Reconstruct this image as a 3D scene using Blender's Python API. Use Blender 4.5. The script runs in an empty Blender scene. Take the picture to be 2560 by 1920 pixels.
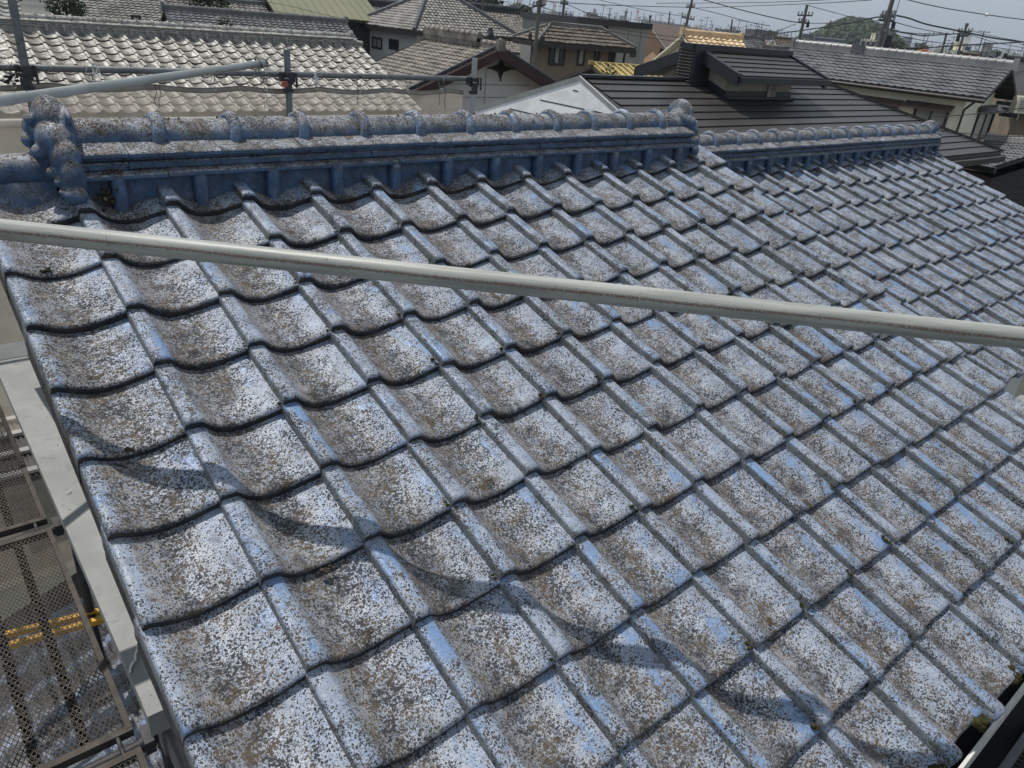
import bpy, bmesh, math, random
from mathutils import Vector, Matrix, noise
rnd = random.Random(7)
S = bpy.context.scene
COL = S.collection
RAD = math.radians
# ------------------------------------------------------------------ camera
CAM = Vector((-0.1944, -2.6557, 6.9864))
F = 1849.27
RW = Matrix(((0.7709, -0.2254, 0.5957), (-0.6313, -0.3953, 0.6673), (0.0851, -0.8905, -0.4471)))
cd = bpy.data.cameras.new('camera')
cam = bpy.data.objects.new('camera', cd)
COL.objects.link(cam)
cd.sensor_width = 36
cd.lens = 36 * F / 2560
cd.clip_start = 0.05
cd.clip_end = 20000
m = RW @ Matrix.Diagonal((1, -1, -1))
q = m.to_quaternion()
cam.matrix_world = Matrix.Translation(CAM) @ q.to_matrix().to_4x4()
S.camera = cam
# ------------------------------------------------------------------ world, sun, exposure
SUN = Vector((0.115, -0.365, -0.924))
EL = math.asin(0.933)
w = bpy.data.worlds.new('World')
S.world = w
w.use_nodes = True
nt = w.node_tree
nt.nodes.clear()
sky = nt.nodes.new('ShaderNodeTexSky')
sky.sky_type = 'NISHITA'
sky.sun_disc = False
sky.sun_elevation = EL
sky.sun_rotation = math.atan2(-SUN.x, -SUN.y)
sky.air_density = 1.0
sky.dust_density = 0.6
sky.ozone_density = 2.0
tc = nt.nodes.new('ShaderNodeTexCoord')
mp = nt.nodes.new('ShaderNodeMapping')
mp.inputs['Scale'].default_value = (1.6, 1.6, 7)
nz = nt.nodes.new('ShaderNodeTexNoise')
nz.inputs['Scale'].default_value = 1.7
nz.inputs['Detail'].default_value = 7
nz.inputs['Roughness'].default_value = 0.55
cr = nt.nodes.new('ShaderNodeMapRange')
cr.inputs['From Min'].default_value = 0.47
cr.inputs['From Max'].default_value = 0.72
cr.inputs['To Max'].default_value = 0.75
mx = nt.nodes.new('ShaderNodeMix')
mx.data_type = 'RGBA'
mx.inputs['B'].default_value = (10.6, 11.0, 11.4, 1)
bg = nt.nodes.new('ShaderNodeBackground')
bg.inputs['Strength'].default_value = 0.078
wo = nt.nodes.new('ShaderNodeOutputWorld')
L = nt.links.new
L(tc.outputs['Generated'], mp.inputs['Vector'])
L(mp.outputs['Vector'], nz.inputs['Vector'])
L(nz.outputs['Fac'], cr.inputs['Value'])
L(cr.outputs['Result'], mx.inputs['Factor'])
mh = nt.nodes.new('ShaderNodeMix')
mh.data_type = 'RGBA'
mh.inputs['Factor'].default_value = 0.82
mh.inputs['B'].default_value = (7.6, 9.0, 10.4, 1)
L(sky.outputs['Color'], mh.inputs['A'])
L(mh.outputs['Result'], mx.inputs['A'])
L(mx.outputs['Result'], bg.inputs['Color'])
L(bg.outputs['Background'], wo.inputs['Surface'])
sd = bpy.data.lights.new('sun', 'SUN')
sd.energy = 4.9
sd.angle = RAD(0.55)
sd.color = (1.0, 0.955, 0.89)
sun = bpy.data.objects.new('sun', sd)
COL.objects.link(sun)
sun.rotation_euler = SUN.to_track_quat('-Z', 'Y').to_euler()
S.view_settings.view_transform = 'Standard'
S.view_settings.look = 'None'
S.view_settings.exposure = -0.48
S.view_settings.gamma = 1
S.cycles.use_denoising = True
S.cycles.max_bounces = 6
S.cycles.transparent_max_bounces = 12
S.cycles.volume_bounces = 0

# ------------------------------------------------------------------ helpers
def ray(x, y):
    return RW @ Vector(((x - 1280) / F, (y - 960) / F, 1))
def at(x, y, d=None, X=None, Y=None, z=None, dep=None):
    r = ray(x, y)
    if dep is not None: k = dep
    elif X is not None: k = (X - CAM.x) / r.x
    elif Y is not None: k = (Y - CAM.y) / r.y
    elif z is not None: k = (z - CAM.z) / r.z
    else: k = d / math.hypot(r.x, r.y)
    return CAM + r * k

def tag(o, label=None, cat=None, group=None, kind=None):
    if label: o['label'] = label
    if cat: o['category'] = cat
    if group: o['group'] = group
    if kind: o['kind'] = kind
    return o

BASE = {}
def thing(name, base, label, cat, group=None):
    o = bpy.data.objects.new(name, None)
    o.empty_display_size = 0.3
    COL.objects.link(o)
    o.location = base
    BASE[o.name] = Vector(base)
    tag(o, label, cat, group)
    return o
def base_of(o):
    while o is not None:
        if o.name in BASE: return BASE[o.name]
        o = o.parent
    return Vector((0, 0, 0))

class MB:
    """collects world-space geometry; build() links it as one mesh object"""
    def __init__(s): s.v = []; s.f = []; s.mi = []; s.sm = []
    def add(s, vs, fs, mi=0, smooth=False):
        n = len(s.v)
        s.v += [Vector(p) for p in vs]
        for f in fs:
            s.f.append([i + n for i in f]); s.mi.append(mi); s.sm.append(smooth)
        return s
    def quad(s, a, b, c, d, mi=0): return s.add([a, b, c, d], [(0, 1, 2, 3)], mi)
    def poly(s, pts, mi=0): return s.add(pts, [tuple(range(len(pts)))], mi)
    def hexa(s, p, mi=0):  # 8 points: bottom 0-3, top 4-7
        return s.add(p, [(0, 3, 2, 1), (4, 5, 6, 7), (0, 1, 5, 4), (1, 2, 6, 5), (2, 3, 7, 6), (3, 0, 4, 7)], mi)
    def box(s, c, ax, ay, az, mi=0):  # centre and three half-axis vectors
        c = Vector(c); ax = Vector(ax); ay = Vector(ay); az = Vector(az)
        p = [c - ax - ay - az, c + ax - ay - az, c + ax + ay - az, c - ax + ay - az,
             c - ax - ay + az, c + ax - ay + az, c + ax + ay + az, c - ax + ay + az]
        return s.hexa(p, mi)
    def prism(s, pts, ext, mi=0):  # polygon extruded by a vector
        n = len(pts); e = Vector(ext); pts = [Vector(p) for p in pts]
        return s.add(pts + [p + e for p in pts],
                     [tuple(range(n))[::-1], tuple(range(n, 2 * n))] + [(i, (i + 1) % n, n + (i + 1) % n, n + i) for i in range(n)], mi)
    def tube(s, pts, r, n=10, mi=0, cap=True, r2=None):
        pts = [Vector(p) for p in pts]; rings = []
        up = Vector((0, 0, 1))
        for i, p in enumerate(pts):
            t = (pts[min(i + 1, len(pts) - 1)] - pts[max(i - 1, 0)]).normalized()
            a = t.cross(up)
            if a.length < 0.05: a = t.cross(Vector((1, 0, 0)))
            a.normalize(); b = t.cross(a)
            rr = r if r2 is None else r + (r2 - r) * i / (len(pts) - 1)
            rings.append([p + (a * math.cos(2 * math.pi * k / n) + b * math.sin(2 * math.pi * k / n)) * rr for k in range(n)])
        vs = [p for g in rings for p in g]
        fs = [(i * n + k, i * n + (k + 1) % n, (i + 1) * n + (k + 1) % n, (i + 1) * n + k) for i in range(len(pts) - 1) for k in range(n)]
        s.add(vs, fs, mi, True)
        if cap:
            s.add(rings[0], [tuple(range(n))[::-1]], mi); s.add(rings[-1], [tuple(range(n))], mi)
        return s
    def mesh(s, name, mats, T=Vector((0, 0, 0))):
        me = bpy.data.meshes.new(name)
        me.from_pydata([tuple(p - T) for p in s.v], [], s.f)
        for m_ in mats: me.materials.append(m_)
        me.polygons.foreach_set('material_index', s.mi)
        me.polygons.foreach_set('use_smooth', s.sm)
        me.update()
        return me
    def build(s, name, mats, parent=None, kind=None, base=None):
        if not isinstance(mats, (list, tuple)): mats = [mats]
        if parent is not None:
            T = base_of(parent)
        elif base is not None: T = Vector(base)
        elif s.v:
            lo = [min(p[i] for p in s.v) for i in range(3)]; hi = [max(p[i] for p in s.v) for i in range(3)]
            T = Vector(((lo[0] + hi[0]) / 2, (lo[1] + hi[1]) / 2, lo[2]))
        else: T = Vector((0, 0, 0))
        o = bpy.data.objects.new(name, s.mesh(name, mats, T))
        COL.objects.link(o)
        if parent is not None: o.parent = parent
        else:
            o.location = T; BASE[o.name] = T
        if kind: o['kind'] = kind
        return o

def inst(name, me, parent, M):
    """an object sharing mesh data, world matrix M, child of parent"""
    o = bpy.data.objects.new(name, me)
    COL.objects.link(o)
    o.parent = parent
    o.matrix_basis = Matrix.Translation(-base_of(parent)) @ M
    return o

# ------------------------------------------------------------------ materials
class NT:
    def __init__(s, name):
        s.m = bpy.data.materials.new(name); s.m.use_nodes = True
        s.t = s.m.node_tree; s.t.nodes.clear()
        s.out = s.n('ShaderNodeOutputMaterial'); s.b = s.n('ShaderNodeBsdfPrincipled')
        s.l(s.b.outputs[0], s.out.inputs[0])
        s.tc = s.n('ShaderNodeTexCoord')
    def n(s, t, **k):
        x = s.t.nodes.new(t)
        for a, b in k.items():
            if hasattr(x, a): setattr(x, a, b)
            else: x.inputs[a].default_value = b
        return x
    def l(s, a, b): s.t.links.new(a, b)
    def noise(s, vec, scale, det=3, rough=0.55, dist=0):
        x = s.n('ShaderNodeTexNoise', Scale=scale, Detail=det, Roughness=rough, Distortion=dist); s.l(vec, x.inputs['Vector']); return x.outputs['Fac']
    def ramp(s, v, a, b, lo=0, hi=1):
        x = s.n('ShaderNodeMapRange'); x.interpolation_type = 'SMOOTHSTEP'
        x.inputs['From Min'].default_value = a; x.inputs['From Max'].default_value = b
        x.inputs['To Min'].default_value = lo; x.inputs['To Max'].default_value = hi
        s.l(v, x.inputs['Value']); return x.outputs['Result']
    def math(s, op, a, b=None, c=None):
        x = s.n('ShaderNodeMath'); x.operation = op
        for i, v in enumerate((a, b, c)):
            if v is None: continue
            if isinstance(v, (int, float)): x.inputs[i].default_value = v
            else: s.l(v, x.inputs[i])
        return x.outputs[0]
    def mix(s, f, a, b):
        x = s.n('ShaderNodeMix'); x.data_type = 'RGBA'
        for k, v in (('Factor', f), ('A', a), ('B', b)):
            if isinstance(v, (int, float)): x.inputs[k].default_value = v
            elif isinstance(v, tuple): x.inputs[k].default_value = (*v[:3], 1)
            else: s.l(v, x.inputs[k])
        return x.outputs['Result']
    def mixf(s, f, a, b):
        x = s.n('ShaderNodeMix')
        for k, v in ((0, f), (2, a), (3, b)):
            if isinstance(v, (int, float)): x.inputs[k].default_value = v
            else: s.l(v, x.inputs[k])
        return x.outputs[0]
    def bump(s, h, dist, strength=1.0):
        x = s.n('ShaderNodeBump', Distance=dist, Strength=strength); s.l(h, x.inputs['Height']); s.l(x.outputs[0], s.b.inputs['Normal']); return x
    def set(s, **k):
        for a, v in k.items():
            i = s.b.inputs[a.replace('_', ' ')]
            if isinstance(v, tuple): i.default_value = (*v[:3], 1)
            elif isinstance(v, (int, float)): i.default_value = v
            else: s.l(v, i)
        return s

def rand_vec(N, k=43.0):
    """object coordinates shifted by the object's random number so copies differ"""
    oi = N.n('ShaderNodeObjectInfo')
    x = N.math('MULTIPLY', oi.outputs['Random'], k)
    y = N.math('MULTIPLY', oi.outputs['Random'], k * 1.7)
    c = N.n('ShaderNodeCombineXYZ'); N.l(x, c.inputs[0]); N.l(y, c.inputs[1]); N.l(x, c.inputs[2])
    a = N.n('ShaderNodeVectorMath'); a.operation = 'ADD'
    N.l(N.tc.outputs['Object'], a.inputs[0]); N.l(c.outputs[0], a.inputs[1])
    return a.outputs[0], oi.outputs['Random']

def weathered_glaze(name, blue=(0.165, 0.265, 0.45), bloom=(0.405, 0.435, 0.485), dark=(0.020, 0.019, 0.020), brown=(0.15, 0.11, 0.06),
                    grey=(0.235, 0.215, 0.195), clean=0.66, spot=0.0, scale=1.0, local=True, up=False, rough_clean=0.33, brownness=0.0, soot_k=0.7):
    N = NT(name)
    V, R = rand_vec(N)
    wv = N.n('ShaderNodeTexNoise', Scale=150 * scale, Detail=2)
    N.l(V, wv.inputs['Vector'])
    off = N.n('ShaderNodeVectorMath'); off.operation = 'SCALE'; off.inputs['Scale'].default_value = 0.0055 / scale
    N.l(wv.outputs['Color'], off.inputs[0])
    VW = N.n('ShaderNodeVectorMath'); VW.operation = 'ADD'; N.l(V, VW.inputs[0]); N.l(off.outputs[0], VW.inputs[1]); VW = VW.outputs[0]
    def dots(sc, dens, soft):
        x = N.n('ShaderNodeTexVoronoi', Scale=sc); N.l(VW, x.inputs['Vector'])
        sp_ = N.n('ShaderNodeSeparateColor'); N.l(x.outputs['Color'], sp_.inputs[0])
        rad = N.math('MULTIPLY', dens, N.math('ADD', 0.25, N.math('MULTIPLY', sp_.outputs[0], 1.15)))
        return N.ramp(N.math('SUBTRACT', rad, x.outputs['Distance']), -soft, soft)
    d1 = N.noise(V, 9 * scale, 3, 0.6)
    d2 = N.noise(V, 30 * scale, 3, 0.6)
    fine = N.noise(V, 330 * scale, 2, 0.5)
    ms = N.n('ShaderNodeMapping'); ms.inputs['Scale'].default_value = (1.0, 0.5, 1.0); N.l(V, ms.inputs[0])
    c1 = N.noise(ms.outputs[0], 13 * scale, 4, 0.6, 0.4)
    c2 = N.noise(V, 42 * scale, 4, 0.65)
    cl = N.math('ADD', N.math('MULTIPLY', c1, 0.72), N.math('MULTIPLY', c2, 0.28))
    dn = N.math('ADD', N.math('MULTIPLY', d1, 0.75), N.math('MULTIPLY', d2, 0.45))
    dn = N.math('ADD', N.math('SUBTRACT', dn, 0.145 - spot), N.math('MULTIPLY', N.math('SUBTRACT', R, 0.5), 0.06))
    br = N.ramp(N.noise(V, 17 * scale, 5, 0.7, 0.6), 0.555 - brownness, 0.66 - brownness)
    soot = N.ramp(N.noise(V, 12 * scale, 4, 0.6, 0.4), 0.46, 0.66)
    tan_ = N.ramp(N.noise(V, 20 * scale, 4, 0.6), 0.35, 0.65)
    mid = 1.0
    if local:
        sx = N.n('ShaderNodeSeparateXYZ'); N.l(N.tc.outputs['Object'], sx.inputs[0])
        wob = N.math('MULTIPLY', N.math('SUBTRACT', c2, 0.5), 0.05)
        X = N.math('ADD', sx.outputs[0], wob)
        side = N.ramp(X, 0.185, 0.235)
        roll = N.ramp(X, 0.058, 0.042)
        edge = N.math('MAXIMUM', side, roll)
        slope = N.math('MULTIPLY', N.ramp(X, 0.045, 0.070), N.ramp(X, 0.145, 0.105))
        bed = N.math('MULTIPLY', N.ramp(X, 0.09, 0.125), N.ramp(X, 0.205, 0.16))
        low = N.ramp(sx.outputs[1], 0.20, 0.03)
        lip_ = N.ramp(sx.outputs[1], 0.028, 0.006)
        cl = N.math('ADD', N.math('SUBTRACT', cl, 0.05), N.math('MULTIPLY', edge, 0.135))
        cl = N.math('ADD', cl, N.math('MULTIPLY', N.math('SUBTRACT', R, 0.6), 0.07))
        dn = N.math('ADD', dn, N.math('MULTIPLY', bed, 0.10))
        dn = N.math('ADD', dn, N.math('MULTIPLY', slope, 0.03))
        dn = N.math('SUBTRACT', dn, N.math('MULTIPLY', edge, 0.06))
        br = N.math('MULTIPLY', br, N.math('ADD', 0.30, N.math('MULTIPLY', N.math('MULTIPLY', N.math('ADD', bed, 0.25), low), 0.9)))
        tan_ = N.math('ADD', N.math('MULTIPLY', tan_, 0.50), N.math('MULTIPLY', slope, 0.60))
        tan_ = N.math('ADD', tan_, N.math('MULTIPLY', lip_, 0.45))
        soot = N.math('MULTIPLY', soot, N.math('ADD', 0.30, N.math('MULTIPLY', bed, 0.95)))
        soot = N.math('MINIMUM', soot, 1.0)
    speck = dots(168 * scale, dn, 0.04)
    s2 = dots(360 * scale, N.math('SUBTRACT', dn, 0.01), 0.07)
    speck = N.math('MAXIMUM', speck, N.math('MULTIPLY', s2, 0.85))
    clean_m = N.ramp(cl, clean - 0.035, clean + 0.05)
    bl = N.mix(N.math('MINIMUM', N.math('MULTIPLY', tan_, 0.85), 1.0), bloom, grey)
    thin = N.ramp(N.noise(V, 70 * scale, 5, 0.7), 0.45, 0.64)
    bl = N.mix(N.math('MULTIPLY', thin, 0.40), bl, blue)
    bl = N.mix(N.math('MULTIPLY', soot, soot_k), bl, (0.075, 0.085, 0.105))
    halo = N.ramp(cl, clean - 0.11, clean)
    bl = N.mix(N.math('MULTIPLY', halo, 0.35), bl, blue)
    base = N.mix(clean_m, bl, blue)
    if local: base = N.mix(N.math('MULTIPLY', edge, 0.24), base, blue)
    if up:  # ridge pieces: crust and bloom have settled on faces that look up
        g = N.n('ShaderNodeNewGeometry'); sp = N.n('ShaderNodeSeparateXYZ'); N.l(g.outputs['Normal'], sp.inputs[0])
        nz_ = N.math('ADD', sp.outputs[2], N.math('MULTIPLY', N.math('SUBTRACT', c1, 0.5), 1.5))
        nz_ = N.math('ADD', nz_, N.math('MULTIPLY', N.math('SUBTRACT', fine, 0.5), 0.9))
        upm = N.ramp(nz_, 0.05, 0.65)
        deep = N.mix(tan_, blue, tuple(b * 0.55 for b in blue))
        deep = N.mix(N.math('MULTIPLY', thin, 0.30), deep, (0.16, 0.20, 0.26))
        base = N.mix(upm, deep, base)
        speck = N.math('MULTIPLY', speck, N.math('ADD', 0.30, N.math('MULTIPLY', upm, 0.70)))
        br = N.math('MULTIPLY', br, upm)
    brc = N.mix(N.ramp(fine, 0.40, 0.62), tuple(b * 0.40 for b in brown), brown)
    base = N.mix(N.math('MULTIPLY', br, 0.80), base, brc)
    speck = N.math('MULTIPLY', speck, N.math('SUBTRACT', 1.0, N.math('MULTIPLY', clean_m, 0.80)))
    dcol = N.mix(N.ramp(N.noise(V, 19 * scale, 2), 0.42, 0.62), dark, (0.080, 0.056, 0.034))
    base = N.mix(N.math('MULTIPLY', speck, 0.94), base, dcol)
    rough = N.mixf(clean_m, 0.50, rough_clean)
    rough = N.mixf(N.math('MAXIMUM', speck, br), rough, 0.9)
    N.set(Base_Color=base, Roughness=rough)
    N.b.inputs['Specular IOR Level'].default_value = 0.55
    h = N.math('ADD', N.math('MULTIPLY', speck, 0.9), N.math('MULTIPLY', c2, 0.9))
    h = N.math('ADD', h, N.math('MULTIPLY', N.noise(V, 110 * scale, 4, 0.65), 1.1))
    h = N.math('ADD', h, N.math('MULTIPLY', br, 1.2))
    N.bump(h, 0.0013 / scale, 0.9)
    return N.m

def simple(name, col, rough=0.6, metal=0.0, var=0.25, scale=6.0, bump=0.002, bscale=60, spec=0.5, stain=None, stretch=None):
    """a coloured surface with mottling, grain and optional stains"""
    N = NT(name)
    V = N.tc.outputs['Object']
    if stretch:
        mp_ = N.n('ShaderNodeMapping'); mp_.inputs['Scale'].default_value = stretch; N.l(V, mp_.inputs[0]); V = mp_.outputs[0]
    n1 = N.noise(V, scale, 5, 0.6, 0.2)
    n2 = N.noise(V, bscale, 3, 0.6)
    c = N.mix(N.ramp(n1, 0.3, 0.7), tuple(x * (1 - var) for x in col), tuple(min(1, x * (1 + var)) for x in col))
    c = N.mix(N.math('MULTIPLY', N.ramp(n2, 0.4, 0.7), var * 0.8), c, tuple(x * 0.55 for x in col))
    if stain:
        n3 = N.noise(V, scale * 2.3, 6, 0.7, 0.8)
        c = N.mix(N.math('MULTIPLY', N.ramp(n3, 0.56, 0.68), 0.8), c, stain)
    N.set(Base_Color=c, Metallic=metal)
    N.set(Roughness=N.math('ADD', rough - 0.08, N.math('MULTIPLY', n1, 0.16)))
    N.b.inputs['Specular IOR Level'].default_value = spec
    N.bump(n2, bump, 0.6)
    return N.m

M = {}
M['tile'] = weathered_glaze('weathered_blue_tile')
M['ridge'] = weathered_glaze('weathered_ridge_glaze', blue=(0.055, 0.125, 0.25), bloom=(0.40, 0.42, 0.46), local=False, up=True, spot=0.0, clean=0.68, rough_clean=0.40, brownness=0.015)
M['collar'] = weathered_glaze('collar_glaze', blue=(0.12, 0.21, 0.37), bloom=(0.40, 0.45, 0.53), local=False, up=True, spot=-0.03, clean=0.60, rough_clean=0.38)
M['lip'] = weathered_glaze('shaded_lip_glaze', blue=(0.012, 0.026, 0.048), bloom=(0.018, 0.027, 0.040), grey=(0.018, 0.018, 0.019), local=False, spot=-0.02, clean=0.60, rough_clean=0.5, brown=(.03, .025, .018))  # clean lip glaze, blackened so its colour carries the lip's shade
M['side'] = weathered_glaze('tile_side_glaze', blue=(0.12, 0.165, 0.20), bloom=(0.23, 0.26, 0.28), grey=(0.19, 0.195, 0.19), local=False, spot=-0.12, clean=0.62, rough_clean=0.4, soot_k=.3)
M['silver'] = weathered_glaze('silver_tile', blue=(0.66, 0.63, 0.57), bloom=(0.58, 0.56, 0.51), grey=(0.20, 0.185, 0.16), dark=(0.05, 0.045, 0.04), spot=-0.02, clean=0.60, scale=0.6, rough_clean=0.42, brown=(0.10, 0.09, 0.07), brownness=0.03)
M['silver_lip_shade'] = simple('shaded_silver_lip', (0.03, 0.029, 0.028), 0.6, 0, 0.4, 12)  # near-black front lip: shade below each course painted into the tile colour
M['silver_ridge'] = weathered_glaze('silver_ridge', blue=(0.42, 0.41, 0.38), bloom=(0.62, 0.60, 0.55), grey=(0.45, 0.42, 0.38), local=False, up=True, scale=0.6, clean=0.55, rough_clean=0.35)
M['galv'] = simple('galvanised_steel', (0.40, 0.41, 0.395), 0.42, 0.75, 0.14, 3, 0.0006, 160, stain=(0.30, 0.30, 0.27), stretch=(1, 1, 1))
M['galv_dark'] = simple('dull_scaffold_steel', (0.17, 0.18, 0.185), 0.5, 0.6, 0.25, 6, 0.0008, 140, stain=(0.10, 0.085, 0.07))
M['rust_steel'] = simple('rusty_deck_steel', (0.075, 0.066, 0.058), 0.75, 0.3, 0.35, 14, 0.001, 160, stain=(0.075, 0.045, 0.028))
M['coupler'] = simple('coupler_iron', (0.055, 0.055, 0.058), 0.6, 0.5, 0.3, 20, 0.001, 120)
M['plank'] = simple('grey_board', (0.27, 0.275, 0.27), 0.65, 0.0, 0.13, 5, 0.0008, 90, stain=(0.20, 0.20, 0.19))
M['yellow'] = simple('yellow_paint', (0.62, 0.34, 0.035), 0.5, 0, 0.25, 9, 0.0008, 120, stain=(0.12, 0.08, 0.05))
M['black'] = simple('black_void', (0.02, 0.02, 0.022), 0.8, 0, 0.3, 5)
M['white_string'] = simple('white_string', (0.75, 0.74, 0.70), 0.8, 0, 0.1, 20)
M['gutter'] = simple('white_gutter', (0.62, 0.61, 0.57), 0.5, 0, 0.12, 9, 0.0006, 90, stain=(0.28, 0.26, 0.22))
M['brown_pipe'] = simple('brown_grey_downpipe', (0.15, 0.14, 0.135), 0.45, 0, 0.15, 6)
M['moss'] = simple('dry_moss', (0.05, 0.048, 0.02), 0.95, 0, 0.5, 60, 0.004, 250, spec=0.1)
M['lichen'] = simple('lichen_clump', (0.075, 0.062, 0.045), 0.95, 0, 0.5, 90, 0.004, 300, spec=0.1)
M['concrete'] = simple('concrete', (0.24, 0.235, 0.22), 0.85, 0, 0.2, 2, 0.002, 40)
M['ground'] = simple('town_ground', (0.10, 0.105, 0.09), 0.95, 0, 0.5, 0.03, 0.01, 2)
M['asphalt'] = simple('asphalt', (0.05, 0.05, 0.052), 0.9, 0, 0.25, 0.6, 0.002, 40)
M['glass'] = simple('window_glass', (0.035, 0.045, 0.055), 0.08, 0, 0.2, 0.7, 0, 10, spec=0.8)
M['curtain'] = simple('curtained_pane', (0.33, 0.33, 0.31), 0.25, 0, 0.15, 2.5, 0, 10, stretch=(6, 6, 1))
M['frame'] = simple('dark_window_frame', (0.045, 0.038, 0.034), 0.5, 0.2, 0.2, 5)
M['cream'] = simple('cream_wall', (0.84, 0.80, 0.64), 0.85, 0, 0.06, 1.2, 0.001, 60)
M['white_wall'] = simple('white_wall', (0.60, 0.60, 0.58), 0.8, 0, 0.08, 0.7, 0.001, 60)
M['white_siding'] = simple('white_siding', (0.62, 0.63, 0.65), 0.6, 0, 0.04, 0.8, 0.0005, 60)
M['tan'] = simple('tan_wall', (0.22, 0.175, 0.125), 0.85, 0, 0.1, 0.8, 0.001, 60)
M['mustard'] = simple('mustard_wall', (0.40, 0.28, 0.10), 0.85, 0, 0.12, 0.8)
M['peach'] = simple('peach_wall', (0.78, 0.53, 0.36), 0.85, 0, 0.06, 0.8)
M['grey_wall'] = simple('grey_panel_wall', (0.30, 0.30, 0.29), 0.8, 0, 0.06, 0.5)
M['dark_wall'] = simple('dark_timber_wall', (0.055, 0.05, 0.047), 0.85, 0, 0.3, 2, stretch=(1, 1, 6))
M['stucco'] = simple('mottled_stucco', (0.43, 0.39, 0.32), 0.9, 0, 0.14, 9, 0.003, 70)
M['black_metal'] = simple('matt_black_metal', (0.050, 0.046, 0.044), 0.42, 0.0, 0.10, 1.5, 0.0004, 40)
M['black_fascia'] = simple('black_fascia', (0.022, 0.025, 0.032), 0.4, 0, 0.12, 2)
M['silver_metal'] = simple('silver_sheet_metal', (0.66, 0.66, 0.66), 0.36, 0.35, 0.10, 4, 0.0008, 14, stretch=(1, 1, 1))
M['seam'] = simple('dark_seam', (0.015, 0.015, 0.016), 0.7, 0, 0.1, 3)
M['maroon'] = simple('maroon_bargeboard', (0.045, 0.018, 0.02), 0.6, 0, 0.2, 3)
M['dark_tile'] = simple('dark_grey_tile', (0.135, 0.135, 0.14), 0.34, 0, 0.25, 1.6, 0.002, 25)
M['grey_tile'] = simple('grey_weathered_tile', (0.18, 0.17, 0.155), 0.55, 0, 0.40, 1.4, 0.003, 18, stain=(0.075, 0.07, 0.06))
M['old_tile'] = simple('old_mottled_tile', (0.21, 0.19, 0.165), 0.7, 0, 0.45, 2.6, 0.004, 14, stain=(0.075, 0.062, 0.05))
M['brown_tile'] = simple('brown_small_tile', (0.125, 0.10, 0.08), 0.55, 0, 0.35, 3, 0.003, 30, stain=(0.05, 0.04, 0.032))
M['bright_tile'] = simple('bright_grey_tile', (0.32, 0.32, 0.31), 0.4, 0, 0.2, 1.2, 0.002, 18)
M['yellow_tile'] = simple('pale_orange_tile', (0.60, 0.45, 0.27), 0.55, 0, 0.18, 1.5, 0.002, 20)
M['mustard_metal'] = simple('mustard_sheet', (0.40, 0.31, 0.11), 0.5, 0.0, 0.15, 2)
M['green_metal'] = simple('green_sheet_roof', (0.19, 0.19, 0.115), 0.55, 0, 0.10, 0.6)
M['brown_metal'] = simple('brown_sheet_roof', (0.12, 0.085, 0.07), 0.5, 0, 0.10, 0.6)
M['blue_grey'] = simple('blue_grey_roof', (0.14, 0.155, 0.185), 0.5, 0, 0.10, 0.6)
M['orange_tile'] = simple('orange_roof', (0.42, 0.17, 0.085), 0.6, 0, 0.2, 1)
M['pole'] = simple('concrete_pole', (0.13, 0.125, 0.115), 0.8, 0, 0.2, 3)
M['wire'] = simple('black_cable', (0.025, 0.025, 0.028), 0.6, 0, 0.1, 3)
M['far_wall'] = simple('far_building', (0.42, 0.42, 0.42), 0.8, 0, 0.1, 0.05)
M['far_dark'] = simple('far_roofs', (0.10, 0.10, 0.11), 0.8, 0, 0.4, 0.05)
M['leaf'] = simple('foliage', (0.032, 0.05, 0.02), 0.7, 0, 0.5, 1.0, 0.01, 8, spec=0.3)
M['leaf2'] = simple('light_foliage', (0.06, 0.085, 0.032), 0.7, 0, 0.5, 1.0, 0.01, 8, spec=0.3)
M['bark'] = simple('bark', (0.07, 0.055, 0.04), 0.9, 0, 0.3, 5)
M['mountain'] = simple('mountain', (0.06, 0.09, 0.05), 0.9, 0, 0.3, 0.005)
M['hose'] = simple('black_rubber', (0.02, 0.02, 0.02), 0.5, 0, 0.1, 5)
M['red_rag'] = simple('red_tape', (0.40, 0.10, 0.07), 0.7, 0, 0.2, 8)
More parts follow.
